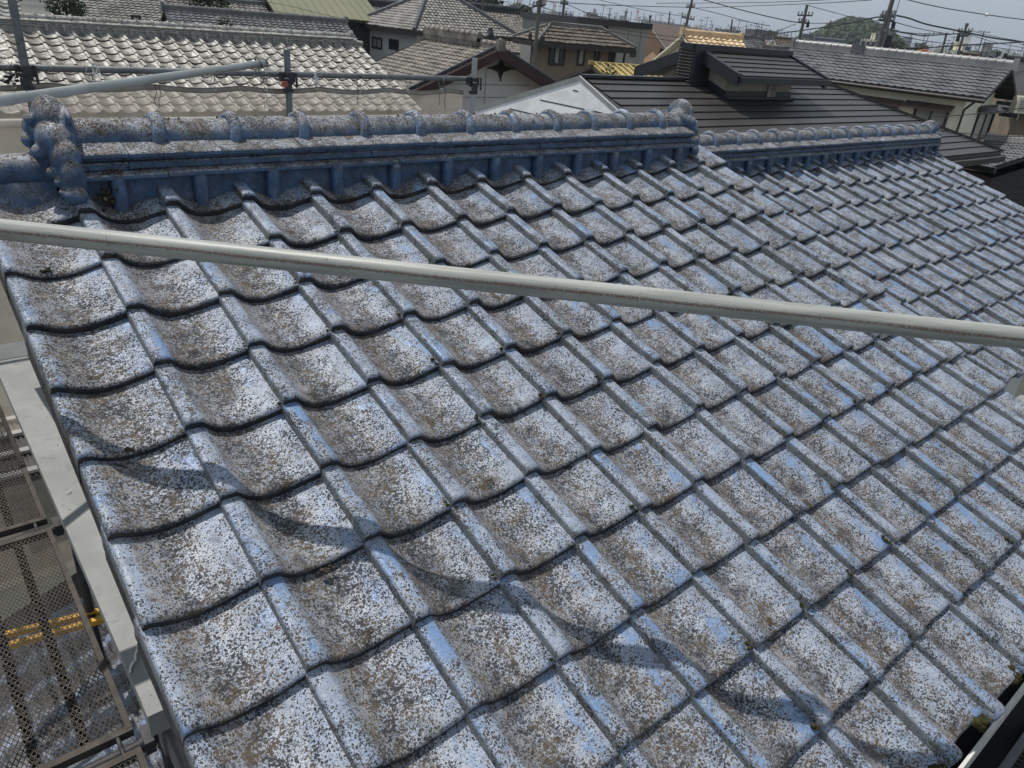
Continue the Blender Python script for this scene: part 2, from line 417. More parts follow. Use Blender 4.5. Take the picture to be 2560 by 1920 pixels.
# pipe in the foreground: bright galvanised with a rust line along its weld seam and fine scratches
def pipe_mat():
    N = NT('foreground_pipe_steel')
    V = N.tc.outputs['Object']
    mp_ = N.n('ShaderNodeMapping'); mp_.inputs['Scale'].default_value = (0.9, 14, 14); N.l(V, mp_.inputs[0]); VS = mp_.outputs[0]
    n1 = N.noise(VS, 4, 5, 0.6); n2 = N.noise(V, 260, 3, 0.6); n3 = N.noise(VS, 12, 4, 0.7)
    c = N.mix(N.ramp(n1, 0.35, 0.65), (0.26, 0.27, 0.25), (0.40, 0.405, 0.375))
    c = N.mix(N.math('MULTIPLY', N.ramp(n3, 0.6, 0.75), 0.5), c, (0.25, 0.24, 0.215))
    sx = N.n('ShaderNodeSeparateXYZ'); N.l(V, sx.inputs[0])
    ang = N.math('ARCTAN2', sx.outputs[1], sx.outputs[2])
    wob = N.math('MULTIPLY', N.math('SUBTRACT', N.noise(VS, 3, 4, 0.6), 0.5), 0.5)
    dd = N.math('ABSOLUTE', N.math('ADD', N.math('SUBTRACT', ang, -1.36), wob))
    r1 = N.ramp(dd, 0.20, 0.07)
    r1 = N.math('MULTIPLY', r1, N.ramp(n2, 0.36, 0.50))
    r2 = N.math('MULTIPLY', N.ramp(dd, 0.42, 0.1), N.ramp(N.noise(V, 90, 3, 0.6), 0.55, 0.62))
    r1 = N.math('MAXIMUM', r1, N.math('MULTIPLY', r2, 0.7))
    sc = N.math('MULTIPLY', N.ramp(N.noise(V, 45, 2, 0.5, 1.5), 0.72, 0.75), 0.6)
    c = N.mix(sc, c, (0.12, 0.10, 0.08))
    c = N.mix(N.math('MULTIPLY', r1, 0.85), c, (0.17, 0.095, 0.065))
    N.set(Base_Color=c, Metallic=0.0, Roughness=N.mixf(r1, 0.42, 0.85))
    N.bump(N.math('ADD', n2, N.math('MULTIPLY', n3, 2.0)), 0.0004, 0.6)
    return N.m
M['pipe'] = pipe_mat()
# thin woven scaffold net
def net_mat():
    N = NT('beige_mesh_net')
    V = N.tc.outputs['Object']
    n1 = N.noise(V, 3, 5, 0.6); n2 = N.noise(V, 30, 4, 0.7, 0.4)
    c = N.mix(N.ramp(n1, 0.3, 0.7), (0.47, 0.405, 0.33), (0.60, 0.52, 0.43))
    c = N.mix(N.math('MULTIPLY', N.ramp(n2, 0.62, 0.72), 0.5), c, (0.13, 0.11, 0.09))
    N.set(Base_Color=c, Roughness=0.85)
    tr = N.n('ShaderNodeBsdfTransparent'); tl = N.n('ShaderNodeBsdfTranslucent')
    N.l(c, tl.inputs['Color'])
    m1 = N.n('ShaderNodeMixShader'); m1.inputs[0].default_value = 0.45
    N.l(N.b.outputs[0], m1.inputs[1]); N.l(tl.outputs[0], m1.inputs[2])
    wv = N.noise(V, 9, 3, 0.5)
    m2 = N.n('ShaderNodeMixShader'); N.l(N.math('ADD', 0.36, N.math('MULTIPLY', wv, 0.14)), m2.inputs[0])
    N.l(m1.outputs[0], m2.inputs[1]); N.l(tr.outputs[0], m2.inputs[2])
    N.l(m2.outputs[0], N.out.inputs[0])
    return N.m
M['net'] = net_mat()

# ------------------------------------------------------------------ roof frame and tile meshes
W, LT = 0.265, 0.2409
CA, SA = math.cos(0.36579), math.sin(0.36579)
O = Vector((0, 0, 6.3))
NRM = Vector((0, -SA, CA)); DWN = Vector((0, -CA, -SA)); UPS = -DWN; XA = Vector((1, 0, 0))
def roof(i, j, h=0.0, off=Vector((0, 0, 0))):
    return O + off + XA * (i * W) + DWN * (j * LT) + NRM * h
def tile_matrix(i, j, h=0.0, off=Vector((0, 0, 0)), jit=True):
    p = roof(i, j, h + (rnd.gauss(0, 0.0011) if jit else 0), off)
    R3 = Matrix((XA, UPS, NRM)).transposed()
    if jit:
        e = Matrix.Rotation(rnd.gauss(0, 0.007), 3, 'Z') @ Matrix.Rotation(rnd.gauss(0, 0.008), 3, 'Y') @ Matrix.Rotation(rnd.gauss(0, 0.005), 3, 'X')
        R3 = R3 @ e
        p = p + XA * rnd.gauss(0, 0.0014) + DWN * rnd.gauss(0, 0.0032)
    return Matrix.Translation(p) @ R3.to_4x4()

PROF = {  # (x, height) in mm across the tile, left to right; first point is the foot of the left face
    'std': [(0, -14), (0.0, 17), (0.8, 23), (4, 27.5), (10, 29), (22, 29), (35, 28), (42, 26), (48, 21.5), (56, 12), (67, 1), (80, -9), (96, -17.5), (115, -23.5), (138, -26.5), (160, -26.5), (182, -23), (205, -17), (230, -10), (252, -4), (264, -1.5), (271, 0)],
    'verge': [(16, -82), (15, -20), (16, 2), (21, 8), (31, 8), (45, 3), (62, -7), (82, -17), (105, -25), (130, -29), (150, -29.5), (172, -27.5), (195, -22), (220, -14), (245, -6), (264, 0), (271, 2)],
    'broad': [(0, -14), (0.0, 17), (0.8, 23), (4, 27.5), (10, 29), (22, 29), (35, 28), (42, 26), (48, 21), (57, 10), (70, -2), (84, -10), (100, -16), (125, -20), (155, -18), (185, -12), (215, -5), (245, 1), (262, 4), (266, 2), (267, -10), (267, -85)],
    'small': [(0, -10), (0, 20), (3, 26), (14, 28), (36, 27), (46, 22), (60, 6), (80, -10), (105, -21), (135, -26), (165, -25), (200, -17), (235, -8), (266, 1)],
}
def tile_mesh(name, prof, mats, hi=True, wk=1.0, length=None, thick=0.029, lift=0.028, wave=0.0):
    P = [(x * 0.001 * wk, h * 0.001) for x, h in PROF[prof]]
    Ln = length or LT
    if hi:
        ys = [(Ln + 0.05, -lift * 1.15), (Ln * 0.66, -lift * 0.66), (Ln * 0.33, -lift * 0.33), (0.016, -0.0012), (0.007, -0.0018), (0.002, -0.0042), (0.0, -0.0085)]
    else:
        ys = [(Ln + 0.03, -lift * 1.1), (0.012, -0.001), (0.0, -0.006)]
    nx = len(P)
    vs = []; fs = []; mi = []; sm = []
    for y, dz in ys:
        for x, h in P: vs.append((x, y, h + dz))
    nl = 1 if prof != 'verge' else 2
    for r in range(len(ys) - 1):
        for k in range(nx - 1):
            fs.append((r * nx + k, (r + 1) * nx + k, (r + 1) * nx + k + 1, r * nx + k + 1))
            side = (k < (3 if prof == 'small' and False else 2)) or (prof == 'broad' and k >= nx - 3)
            if prof == 'small': side = k < 1
            mi.append(2 if side else 0); sm.append(True)
    # front lip down to the underside, then a strip of underside
    b = len(vs)
    tk = thick
    for x, h in P: vs.append((x, 0.0, h - max(tk, 0.0)))
    for x, h in P: vs.append((x, 0.0015, h - tk - 0.0025))
    for x, h in P: vs.append((x, Ln + 0.03, h - tk - lift))
    top = (len(ys) - 1) * nx
    for k in range(nx - 1):
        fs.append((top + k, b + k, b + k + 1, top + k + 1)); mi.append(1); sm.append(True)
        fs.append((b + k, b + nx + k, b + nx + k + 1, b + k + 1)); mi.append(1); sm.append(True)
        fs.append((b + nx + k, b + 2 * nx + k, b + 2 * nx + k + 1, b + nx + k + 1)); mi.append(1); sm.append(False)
    me = bpy.data.meshes.new(name)
    me.from_pydata(vs, [], fs)
    for m_ in mats: me.materials.append(m_)
    me.polygons.foreach_set('material_index', mi)
    me.polygons.foreach_set('use_smooth', sm)
    me.update()
    return me
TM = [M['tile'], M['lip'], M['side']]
# slightly warped variants so that neighbouring lips do not repeat exactly
def warp(me, seed, amt=0.0024):
    c = me.copy()
    for v in c.vertices:
        k = amt * noise.noise(Vector((v.co.x * 14 + seed * 9.1, v.co.y * 10, seed * 3.3)))
        k2 = amt * 0.6 * noise.noise(Vector((v.co.x * 60 + seed * 5.1, v.co.y * 40, seed * 1.3)))
        v.co.z += k + k2; v.co.y += 0.8 * amt * noise.noise(Vector((v.co.x * 30 + seed, 3.1, seed * 7.7)))
    c.update()
    return c
t_std = tile_mesh('roof_tile', 'std', TM)
STD = [warp(t_std, s_) for s_ in range(7)]
t_verge = tile_mesh('verge_tile', 'verge', TM)
VERGE = [warp(t_verge, s_ + 20) for s_ in range(3)]
t_broad = tile_mesh('broad_tile', 'broad', TM)
BROAD = [warp(t_broad, s_ + 30) for s_ in range(3)]
# eave tile: standard tile plus a round boss closing the end of the roll
def eave_mesh():
    me = t_std.copy()
    bm = bmesh.new(); bm.from_mesh(me)
    n = 20
    c = Vector((0.030, 0, -0.006))
    rings = []
    for rr, y in ((0.034, 0.02), (0.036, 0.004), (0.035, -0.012), (0.031, -0.018), (0.024, -0.019), (0.022, -0.016)):
        rings.append([bm.verts.new((c.x + rr * math.cos(2 * math.pi * k / n), y, c.z + rr * math.sin(2 * math.pi * k / n))) for k in range(n)])
    for a_, b_ in zip(rings, rings[1:]):
        for k in range(n):
            f = bm.faces.new((a_[k], a_[(k + 1) % n], b_[(k + 1) % n], b_[k])); f.smooth = True; f.material_index = 0
    f = bm.faces.new(rings[-1]); f.material_index = 1
    bmesh.ops.recalc_face_normals(bm, faces=bm.faces[:])
    bm.to_mesh(me); bm.free()
    return me
EAVE = eave_mesh()

# ------------------------------------------------------------------ ground
GZ = -1.0
g = MB()
n = 24; R0 = 9000
g.add([(0, 0, GZ)] + [(R0 * math.cos(2 * math.pi * k / n), R0 * math.sin(2 * math.pi * k / n), GZ) for k in range(n)], [(0, 1 + k, 1 + (k + 1) % n) for k in range(n)])
o = g.build('ground', M['ground'], kind='structure', base=(0, 0, GZ)); tag(o, 'flat town ground stretching to the horizon')
rd = MB(); rd.quad((-60, 22, GZ + .004), (140, 22, GZ + .004), (140, 27, GZ + .004), (-60, 27, GZ + .004))
rd.quad((25, -40, GZ + .008), (30, -40, GZ + .008), (30, 120, GZ + .008), (25, 120, GZ + .008))
o = rd.build('road', M['asphalt'], kind='structure', base=(0, 0, GZ)); tag(o, 'narrow asphalt streets between the houses')

# ------------------------------------------------------------------ the blue tiled house
house = thing('blue_tiled_house', (3.0, -1.0, GZ), 'nearest house, weathered blue glazed tile roof with speckled lichen and a decorated ridge', 'house')
NC, NR = 14, 12     # columns 0..13, courses
# deck under the tiles
dk = MB()
c0, c1, c2, c3 = roof(0.12, -1.6, -.075), roof(14.0, -1.6, -.075), roof(14.0, 10.95, -.075), roof(0.12, 10.95, -.075)
dk.hexa([c - NRM * .12 for c in (c3, c2, c1, c0)] + [c3, c2, c1, c0])
main = dk.build('main_roof', M['dark_wall'], house)
cnt = 0
for j in range(0, NR):
    for i in range(NC):
        if i == 0: me = VERGE[j % 3]
        elif i == NC - 1: me = BROAD[j % 3]
        else:
            me = STD[rnd.randrange(7)]
            if j == NR - 1: me = EAVE
        inst('verge_tile' if i == 0 else 'broad_tile' if i == NC - 1 else 'eave_tile' if j == NR - 1 else 'roof_tile', me, main, tile_matrix(i, j))
# side roof (lower wing, further along the same slope)
SH = -0.349
soff = Vector((0.195 * W - 0.0, 0, 0)) - DWN * (0.42 * LT)
side_origin = (18, -1.45)   # column / course where the wing's grid is anchored
dk = MB()
a, b = roof(14.05, -3.6, SH - .07), roof(30.35, -3.6, SH - .07)
c_, d_ = roof(30.35, 7.3, SH - .07), roof(14.05, 7.3, SH - .07)
dk.hexa([p - NRM * .12 for p in (d_, c_, b, a)] + [d_, c_, b, a])
sider = dk.build('side_roof', M['dark_wall'], house)
for jj in range(-1, 9):
    for i in range(14, 30):
        j = jj - 0.42
        ii = i + 0.19
        me = STD[rnd.randrange(7)]; nm = 'roof_tile'
        if i == 29: me = BROAD[jj % 3]; nm = 'broad_tile'
        elif jj == 8: me = EAVE; nm = 'eave_tile'
        inst(nm, me, sider, tile_matrix(ii, j, SH))
# moss in the joints
mo = MB()
def clump(mb, p, r, sq=0.7, seed=0, nr=7, ns=9):
    vs = []; fs = []
    for a_ in range(nr + 1):
        th = math.pi * a_ / nr
        for b_ in range(ns):
            ph = 2 * math.pi * b_ / ns
            d = Vector((math.sin(th) * math.cos(ph), math.sin(th) * math.sin(ph), math.cos(th)))
            rr = r * (1 + 0.8 * noise.noise(d * 2.3 + Vector((seed, 0, 0))) + 0.25 * noise.noise(d * 6 + Vector((0, seed, 0))))
            vs.append(Vector(p) + Vector((d.x * rr, d.y * rr, d.z * rr * sq)))
    for a_ in range(nr):
        for b_ in range(ns):
            fs.append((a_ * ns + b_, (a_ + 1) * ns + b_, (a_ + 1) * ns + (b_ + 1) % ns, a_ * ns + (b_ + 1) % ns))
    mb.add(vs, fs, 0, True)
k = 0
for j in range(0, 11):
    for i in range(2, 13):
        if rnd.random() < 0.42:
            for q_ in range(rnd.choice((1, 2, 2, 3))):
                k += 1
                clump(mo, roof(i - 0.02 - rnd.random() * .035, j - 0.02 - 0.05 * q_ - rnd.random() * .03, 0.002), rnd.uniform(0.003, 0.0065) * (1.15 if j > 3 else 0.8), .6, k)
for i, r in ((5.9, .022), (6.9, .02), (7.95, .018), (4.9, .014), (8.9, .016)):
    for q_ in range(7):
        k += 1
        clump(mo, roof(i - 0.04 + rnd.gauss(0, .03), 11.02 + rnd.gauss(0, .03), -0.012 + rnd.gauss(0, .008)), r * rnd.uniform(.4, .8), .9, k)
o = mo.build('moss', M['moss'], main, kind='stuff')

# ------------------------------------------------------------------ ridges
def ridge(parent_house, name, x0, x1, yc, z0, band0, stud0, zcap, k=1.0, mat=None, pitch=W, studs=True, tiles=True):
    """z0: tile surface height at the ridge foot, zcap: axis height of the round caps"""
    mat = mat or M['ridge']
    core = MB()
    # core block and vertical foot panel
    yf = yc - 0.125 * k
    core.hexa([(x0, yf, z0 - .10), (x1, yf, z0 - .10), (x1, yc + .12 * k, z0 - .10), (x0, yc + .12 * k, z0 - .10),
               (x0, yf + .004, zcap - .085 * k), (x1, yf + .004, zcap - .085 * k), (x1, yc + .12 * k, zcap - .085 * k), (x0, yc + .12 * k, zcap - .085 * k)])
    core.hexa([(x0, yf + .02, zcap - .0849 * k), (x1, yf + .02, zcap - .0849 * k), (x1, yc + .1 * k, zcap - .0849 * k), (x0, yc + .1 * k, zcap - .0849 * k),
               (x0, yf + .02, zcap - .012), (x1, yf + .02, zcap - .012), (x1, yc + .1 * k, zcap - .012), (x0, yc + .1 * k, zcap - .012)])
    R_ = core.build(name, mat, parent_house)
    rows = [  # (front y offset, thickness, top z rel. to cap axis, slope inwards rise)
        (-0.034, 0.017, -0.086, 0.012, 0.06), (-0.004, 0.025, -0.052, 0.002, 0.05), (0.002, 0.0245, -0.0265, 0.002, 0.05), (-0.020, 0.017, -0.020, 0.022, 0.085)]
    for ri, (dy, th, zt, rise, dep) in enumerate(rows):
        x = x0 - (pitch * 1.15 * (0.5 if ri % 2 else 0.13))
        ln = pitch * 1.15
        while x < x1:
            a0, a1 = max(x, x0), min(x + ln, x1)
            if a1 - a0 > 0.03:
                jy = rnd.gauss(0, .0016); jz = rnd.gauss(0, .001)
                yy = yf + dy * k + jy; zz = zcap + zt * k + jz
                g1 = 0.0012
                p = MB()
                sec = [(yy + .003, zz - th * k), (yy, zz - th * k + .003), (yy, zz - .004), (yy + .004, zz), (yy + dep * k, zz + rise * k), (yy + dep * k, zz - th * k)]
                p.prism([(a0 + g1, y_, z_) for y_, z_ in sec], (a1 - a0 - 2 * g1, 0, 0))
                p.build('ridge_course_tile', mat, R_)
            x += ln
    # round caps, each with a raised collar
    x = band0 - pitch
    while x < x1 + pitch:
        a0, a1 = max(x, x0), min(x + pitch, x1)
        if a1 - a0 > 0.02:
            p = MB(); n_ = 16
            rr = 0.066 * k
            st = [(a0, rr * 1.0), (a1 + .004, rr * 0.985)]
            vs = []; fs = []
            tw = rnd.gauss(0, .0015)
            for xs_, r_ in st:
                for q_ in range(n_ + 1):
                    an = math.pi * (-0.13 + 1.26 * q_ / n_)
                    vs.append((xs_, yc - r_ * math.cos(an), zcap + tw + r_ * math.sin(an)))
            for q_ in range(n_): fs.append((q_, q_ + 1, n_ + 1 + q_ + 1, n_ + 1 + q_))
            p.add(vs, fs, 0, True)
            cap_ = p.build('ridge_cap', mat, R_)
        x += pitch
    x = band0
    while x < x1 - .01:
        if x > x0:
            p = MB(); n_ = 20; m_ = 8
            rb = 0.0165 * k; rr = 0.066 * k
            vs = []; fs = []
            for q_ in range(n_ + 1):
                an = math.pi * (-0.17 + 1.34 * q_ / n_)
                fl = 1.0 + 0.12 * math.sin(math.pi * q_ / n_)
                cyc = Vector((x + .012 * math.sin(an), yc - rr * 1.06 * math.cos(an), zcap + rr * 1.06 * math.sin(an)))
                dr = Vector((0, -math.cos(an), math.sin(an)))
                shr = 0.55 if q_ in (0, n_) else 1.0
                for s_ in range(m_):
                    b_ = 2 * math.pi * s_ / m_
                    vs.append(cyc + (dr * math.cos(b_) * rb * .95 + Vector((1, 0, 0)) * math.sin(b_) * rb * 1.25) * fl * shr)
            for q_ in range(n_):
                for s_ in range(m_): fs.append((q_ * m_ + s_, q_ * m_ + (s_ + 1) % m_, (q_ + 1) * m_ + (s_ + 1) % m_, (q_ + 1) * m_ + s_))
            fs.append(tuple(range(m_))); fs.append(tuple(range(n_ * m_, n_ * m_ + m_))[::-1])
            p.add(vs, fs, 0, True)
            p.build('cap_collar', M['collar'] if mat is M['ridge'] else mat, R_)
        x += pitch
    if studs:
        x = stud0
        while x < x1 - .02:
            if x > x0 + .01:
                p = MB(); n_ = 10
                hw = 0.024 * k
                prof_ = []
                vs = []; fs = []
                # half-round peg leaning against the foot panel, its head curving back into the wall
                for zi, (zz, pr) in enumerate(((z0 - .05, .030), (z0 + .018, .030), (z0 + .050, .029), (z0 + .062, .022), (z0 + .072, .006))):
                    zz = min(zz, zcap - .045 * k)
                    for q_ in range(n_ + 1):
                        an = math.pi * q_ / n_
                        vs.append((x - hw * math.cos(an), yf - .004 - pr * (math.sin(an) ** 0.6) - .004, zz))
                nl_ = 5
                for r_ in range(nl_ - 1):
                    for q_ in range(n_): fs.append((r_ * (n_ + 1) + q_, r_ * (n_ + 1) + q_ + 1, (r_ + 1) * (n_ + 1) + q_ + 1, (r_ + 1) * (n_ + 1) + q_))
                fs.append(tuple((nl_ - 1) * (n_ + 1) + q_ for q_ in range(n_ + 1)))
                p.add(vs, fs, 0, True)
                p.build('ridge_stud', mat, R_)
            x += pitch
    return R_

mainridge = ridge(house, 'main_ridge', 0.30, 3.44, 0.205, 6.335, 0.573, 0.409, 6.490)
# the wing's ridge, lower and further back
gy = roof(0, -1.65, SH)
sideridge = ridge(house, 'side_ridge', 3.45, 29.9 * W, gy.y + .125, gy.z + .01, 3.45 + .11, 3.45 + .19, gy.z + .165)

# ------------------------------------------------------------------ ornamental ridge ends, grown from blobs
def blobs(name, items, mat, parent, voxel=0.006, smooth=3, rough=0.0012):
    bm = bmesh.new()
    for c, r, rot in items:
        mt = Matrix.Translation(c) @ Matrix.Rotation(rot[0], 4, 'X') @ Matrix.Rotation(rot[1], 4, 'Y') @ Matrix.Rotation(rot[2], 4, 'Z') @ Matrix.Diagonal((*r, 1))
        bmesh.ops.create_icosphere(bm, subdivisions=3, radius=1.0, matrix=mt)
    me = bpy.data.meshes.new(name); bm.to_mesh(me); bm.free()
    o = bpy.data.objects.new(name, me); COL.objects.link(o)
    rm = o.modifiers.new('r', 'REMESH'); rm.mode = 'VOXEL'; rm.voxel_size = voxel
    sm = o.modifiers.new('s', 'SMOOTH'); sm.factor = .5; sm.iterations = smooth
    dg = bpy.context.evaluated_depsgraph_get()
    me2 = bpy.data.meshes.new_from_object(o.evaluated_get(dg), depsgraph=dg)
    o.modifiers.clear(); o.data = me2; bpy.data.meshes.remove(me)
    T = base_of(parent)
    for v in me2.vertices:
        v.co += v.normal * rough * noise.noise(v.co * 55)
        v.co -= T
    for p in me2.polygons: p.use_smooth = True
    me2.materials.clear(); me2.materials.append(mat)
    o.parent = parent; me2.name = name
    return o
V3 = Vector
oc = V3((0.262, 0.13, 6.50))
items = [
    (oc + V3((.005, .06, .062)), (.052, .085, .070), (0, 0, 0)),      # domed head
    (oc + V3((.030, .07, .030)), (.040, .115, .085), (0, 0, 0)),      # back plate
    (oc + V3((.000, .00, .005)), (.058, .080, .062), (.2, 0, 0)),      # cheek
    (oc + V3((.010, -.055, -.045)), (.044, .055, .062), (.3, 0, 0)),   # lower cheek
    (oc + V3((.014, -.085, -.105)), (.038, .040, .070), (.25, 0, 0)),   # leg
    (oc + V3((.010, -.112, -.150)), (.036, .030, .030), (0, 0, 0)),    # foot
    (oc + V3((-.050, -.010, -.030)), (.026, .028, .026), (0, 0, 0)),   # knob
    (oc + V3((-.062, .070, -.005)), (.024, .030, .026), (0, 0, 0)),    # nose
    (oc + V3((-.048, .080, .030)), (.026, .050, .038), (0, 0, 0)),     # brow
    (oc + V3((-.056, .040, .060)), (.016, .022, .020), (0, 0, 0)),
    (oc + V3((-.030, .030, -.050)), (.030, .060, .040), (0, 0, 0)),    # jaw
    (oc + V3((-.035, -.055, -.085)), (.018, .020, .018), (0, 0, 0)),   # curls down the front edge
    (oc + V3((-.026, -.078, -.112)), (.015, .017, .015), (0, 0, 0)),
    (oc + V3((-.022, -.098, -.140)), (.014, .015, .013), (0, 0, 0)),
    (oc + V3((.000, .13, -.05)), (.045, .05, .12), (-.3, 0, 0)),
    (oc + V3((.045, .075, -.01)), (.03, .09, .075), (0, 0, 0)),
    (oc + V3((.040, .03, .070)), (.014, .085, .034), (0, 0, 0)),       # strap along the back edge
    (oc + V3((-.056, .045, -.045)), (.018, .030, .016), (0, 0, 0)),
]
blobs('ridge_end_ornament', items, M['ridge'], mainridge, voxel=.0042, smooth=5, rough=.0018)
o2 = V3((3.47, 0.205, 6.50))
items = [
    (o2 + V3((0, .01, .045)), (.030, .095, .085), (0, 0, 0)),
    (o2 + V3((.0, -.02, .0)), (.034, .095, .070), (0, 0, 0)),
    (o2 + V3((-.03, 0, .005)), (.055, .072, .070), (0, 0, 0)),
    (o2 + V3((.012, -.085, -.045)), (.032, .045, .055), (.2, 0, 0)),
    (o2 + V3((.008, -.115, -.095)), (.030, .036, .050), (.2, 0, 0)),
    (o2 + V3((.004, -.135, -.135)), (.026, .028, .036), (0, 0, 0)),
    (o2 + V3((.042, -.065, -.01)), (.030, .034, .040), (0, 0, 0)),
    (o2 + V3((.040, -.10, -.07)), (.024, .026, .034), (0, 0, 0)),
    (o2 + V3((.0, .10, -.05)), (.03, .05, .11), (-.3, 0, 0)),
]
blobs('ridge_end_ornament', items, M['ridge'], mainridge, voxel=0.007)
o3 = V3((29.95 * W, gy.y + .125, gy.z + .175))
items = [
    (o3 + V3((0, 0, .03)), (.032, .095, .075), (0, 0, 0)),
    (o3 + V3((-.04, 0, .0)), (.055, .070, .068), (0, 0, 0)),
    (o3 + V3((.0, -.08, -.05)), (.032, .05, .07), (.2, 0, 0)),
    (o3 + V3((.0, -.11, -.11)), (.030, .034, .06), (.2, 0, 0)),
    (o3 + V3((.035, -.05, -.02)), (.028, .04, .05), (0, 0, 0)),
    (o3 + V3((.0, .09, -.05)), (.03, .05, .11), (-.3, 0, 0)),
]
blobs('ridge_end_ornament', items, M['ridge'], sideridge, voxel=0.009)
# low ridge running out to the left of the ornament (covers the top of the verge)
lr = MB()
lr.tube([(-0.35, .18, 6.405), (0.24, .18, 6.405)], 0.052, 18)
o = lr.build('end_cap_roll', M['ridge'], mainridge)
lr = MB(); lr.hexa([(-0.30, .10, 6.22), (0.24, .10, 6.22), (0.24, .24, 6.22), (-0.30, .24, 6.22), (-0.30, .138, 6.375), (0.24, .138, 6.375), (0.24, .22, 6.375), (-0.30, .22, 6.375)])
lr.build('end_foot_panel', M['ridge'], mainridge)
# barnacle-like lichen clumps at the foot of the ridge
li = MB(); k = 900
for c, n_, r in (((0.375, 0.055, 6.345), 26, .012), ((0.40, 0.06, 6.40), 12, .009), ((0.43, 0.075, 6.44), 12, .008), ((0.35, .02, 6.33), 10, .010), ((0.30, .06, 6.44), 8, .008)):
    for q_ in range(n_):
        k += 1
        clump(li, Vector(c) + Vector((rnd.gauss(0, .016), rnd.gauss(0, .008), rnd.gauss(0, .014))), r * rnd.uniform(.3, .8), .9, k, 5, 6)
for q_ in range(40):   # crumbs on top of the caps
    x = rnd.uniform(.35, 3.3)
    k += 1; clump(li, (x, .205 + rnd.gauss(0, .01), 6.556), rnd.uniform(.003, .007), .8, k, 4, 5)
for i, j in ((1.28, 2.0), (.45, .96), (.5, 4.0), (1.6, 6.1)):
    for q_ in range(10):
        k += 1; clump(li, roof(i + rnd.gauss(0, .03), j - .03 + rnd.gauss(0, .015), -.03 + abs(rnd.gauss(0, .002))), rnd.uniform(.003, .007), .5, k, 4, 5)
li.build('lichen', M['lichen'], mainridge, kind='stuff')

# walls, gutter and lower parts of the same house
wl = MB()
wl.box((1.95, -0.4, 2.1), (1.45, 0, 0), (0, 1.6, 0), (0, 0, 3.1))
wl.box((5.6, 0.1, 2.1), (2.15, 0, 0), (0, 1.1, 0), (0, 0, 3.1))
wl.build('wall', M['white_wall'], house)
wl = MB()
gz = 5.25
g0_, g1_ = at(2412, 1914, z=gz), at(2556, 1712, z=gz)
print('gutter lip', g0_, g1_, 'eave', roof(7, 11))
gy_ = (g0_.y + g1_.y) / 2
wl.box((2.1, gy_, gz - .002), (1.75, 0, 0), (0, .0045, 0), (0, 0, .006)); wl.box((2.1, gy_ - .004, gz - .045), (1.75, 0, 0), (0, .0015, 0), (0, 0, .042))
gt_ = wl.build('gutter', M['gutter'], house)
wl = MB(); wl.box((2.1, gy_ + .055, gz - .09), (1.75, 0, 0), (0, .055, 0), (0, 0, .003)); wl.box((2.1, gy_ + .108, gz - .045), (1.75, 0, 0), (0, .002, 0), (0, 0, .045)); wl.box((2.1, gy_ + .002, gz - .046), (1.74, 0, 0), (0, .0012, 0), (0, 0, .04))
wl.build('gutter_trough', M['black'], gt_)  # inside of the white gutter coloured black to stand for its shade
wl = MB()
gA, gB = roof(14.1, 8.0, SH - .10), roof(30.3, 8.0, SH - .10)
wl.hexa([gA + V3((0, -.14, -.09)), gB + V3((0, -.14, -.09)), gB + V3((0, .0, -.09)), gA + V3((0, .0, -.09)), gA + V3((0, -.14, .0)), gB + V3((0, -.14, .0)), gB + V3((0, .0, .0)), gA + V3((0, .0, .0))])
wl.build('gutter', M['plank'], house)
# square down-pipe below the verge
p_ = at(398, 1796, z=4.55)
wl = MB(); wl.box((p_.x + .10, p_.y - .6, 4.48), (.10, 0, 0), (0, .62, 0), (0, 0, .07)); wl.box((p_.x + .10, p_.y - .03, 4.50), (.112, 0, 0), (0, .035, 0), (0, 0, .082))
wl.build('box_gutter', M['brown_pipe'], house)

# ------------------------------------------------------------------ front hand-rail pipe
A_, B_ = V3((-0.009, -0.638, 6.443)), V3((1.658, -2.243, 6.447))
dr = (B_ - A_).normalized()
A2, B2 = A_ - dr * .9, B_ + dr * 1.0
Ln = (B2 - A2).length
mb = MB()
npt = 30; n_ = 40
vs = []; fs = []
for i in range(npt + 1):
    for k in range(n_):
        an = 2 * math.pi * k / n_; r_ = 0.0243
        vs.append((Ln * i / npt, r_ * math.sin(an), r_ * math.cos(an)))
for i in range(npt):
    for k in range(n_): fs.append((i * n_ + k, i * n_ + (k + 1) % n_, (i + 1) * n_ + (k + 1) % n_, (i + 1) * n_ + k))
mb.add(vs, fs, 0, True)
o = mb.build('scaffold_pipe', M['pipe'], base=(0, 0, 0))
xa = dr; za = V3((0, 0, 1)); ya = za.cross(xa).normalized(); za = xa.cross(ya)
o.matrix_basis = Matrix.Translation(A2) @ Matrix((xa, ya, za)).transposed().to_4x4()
tag(o, 'long bright galvanised pipe with a rusty seam crossing the picture just above the blue tiles', 'pipe')

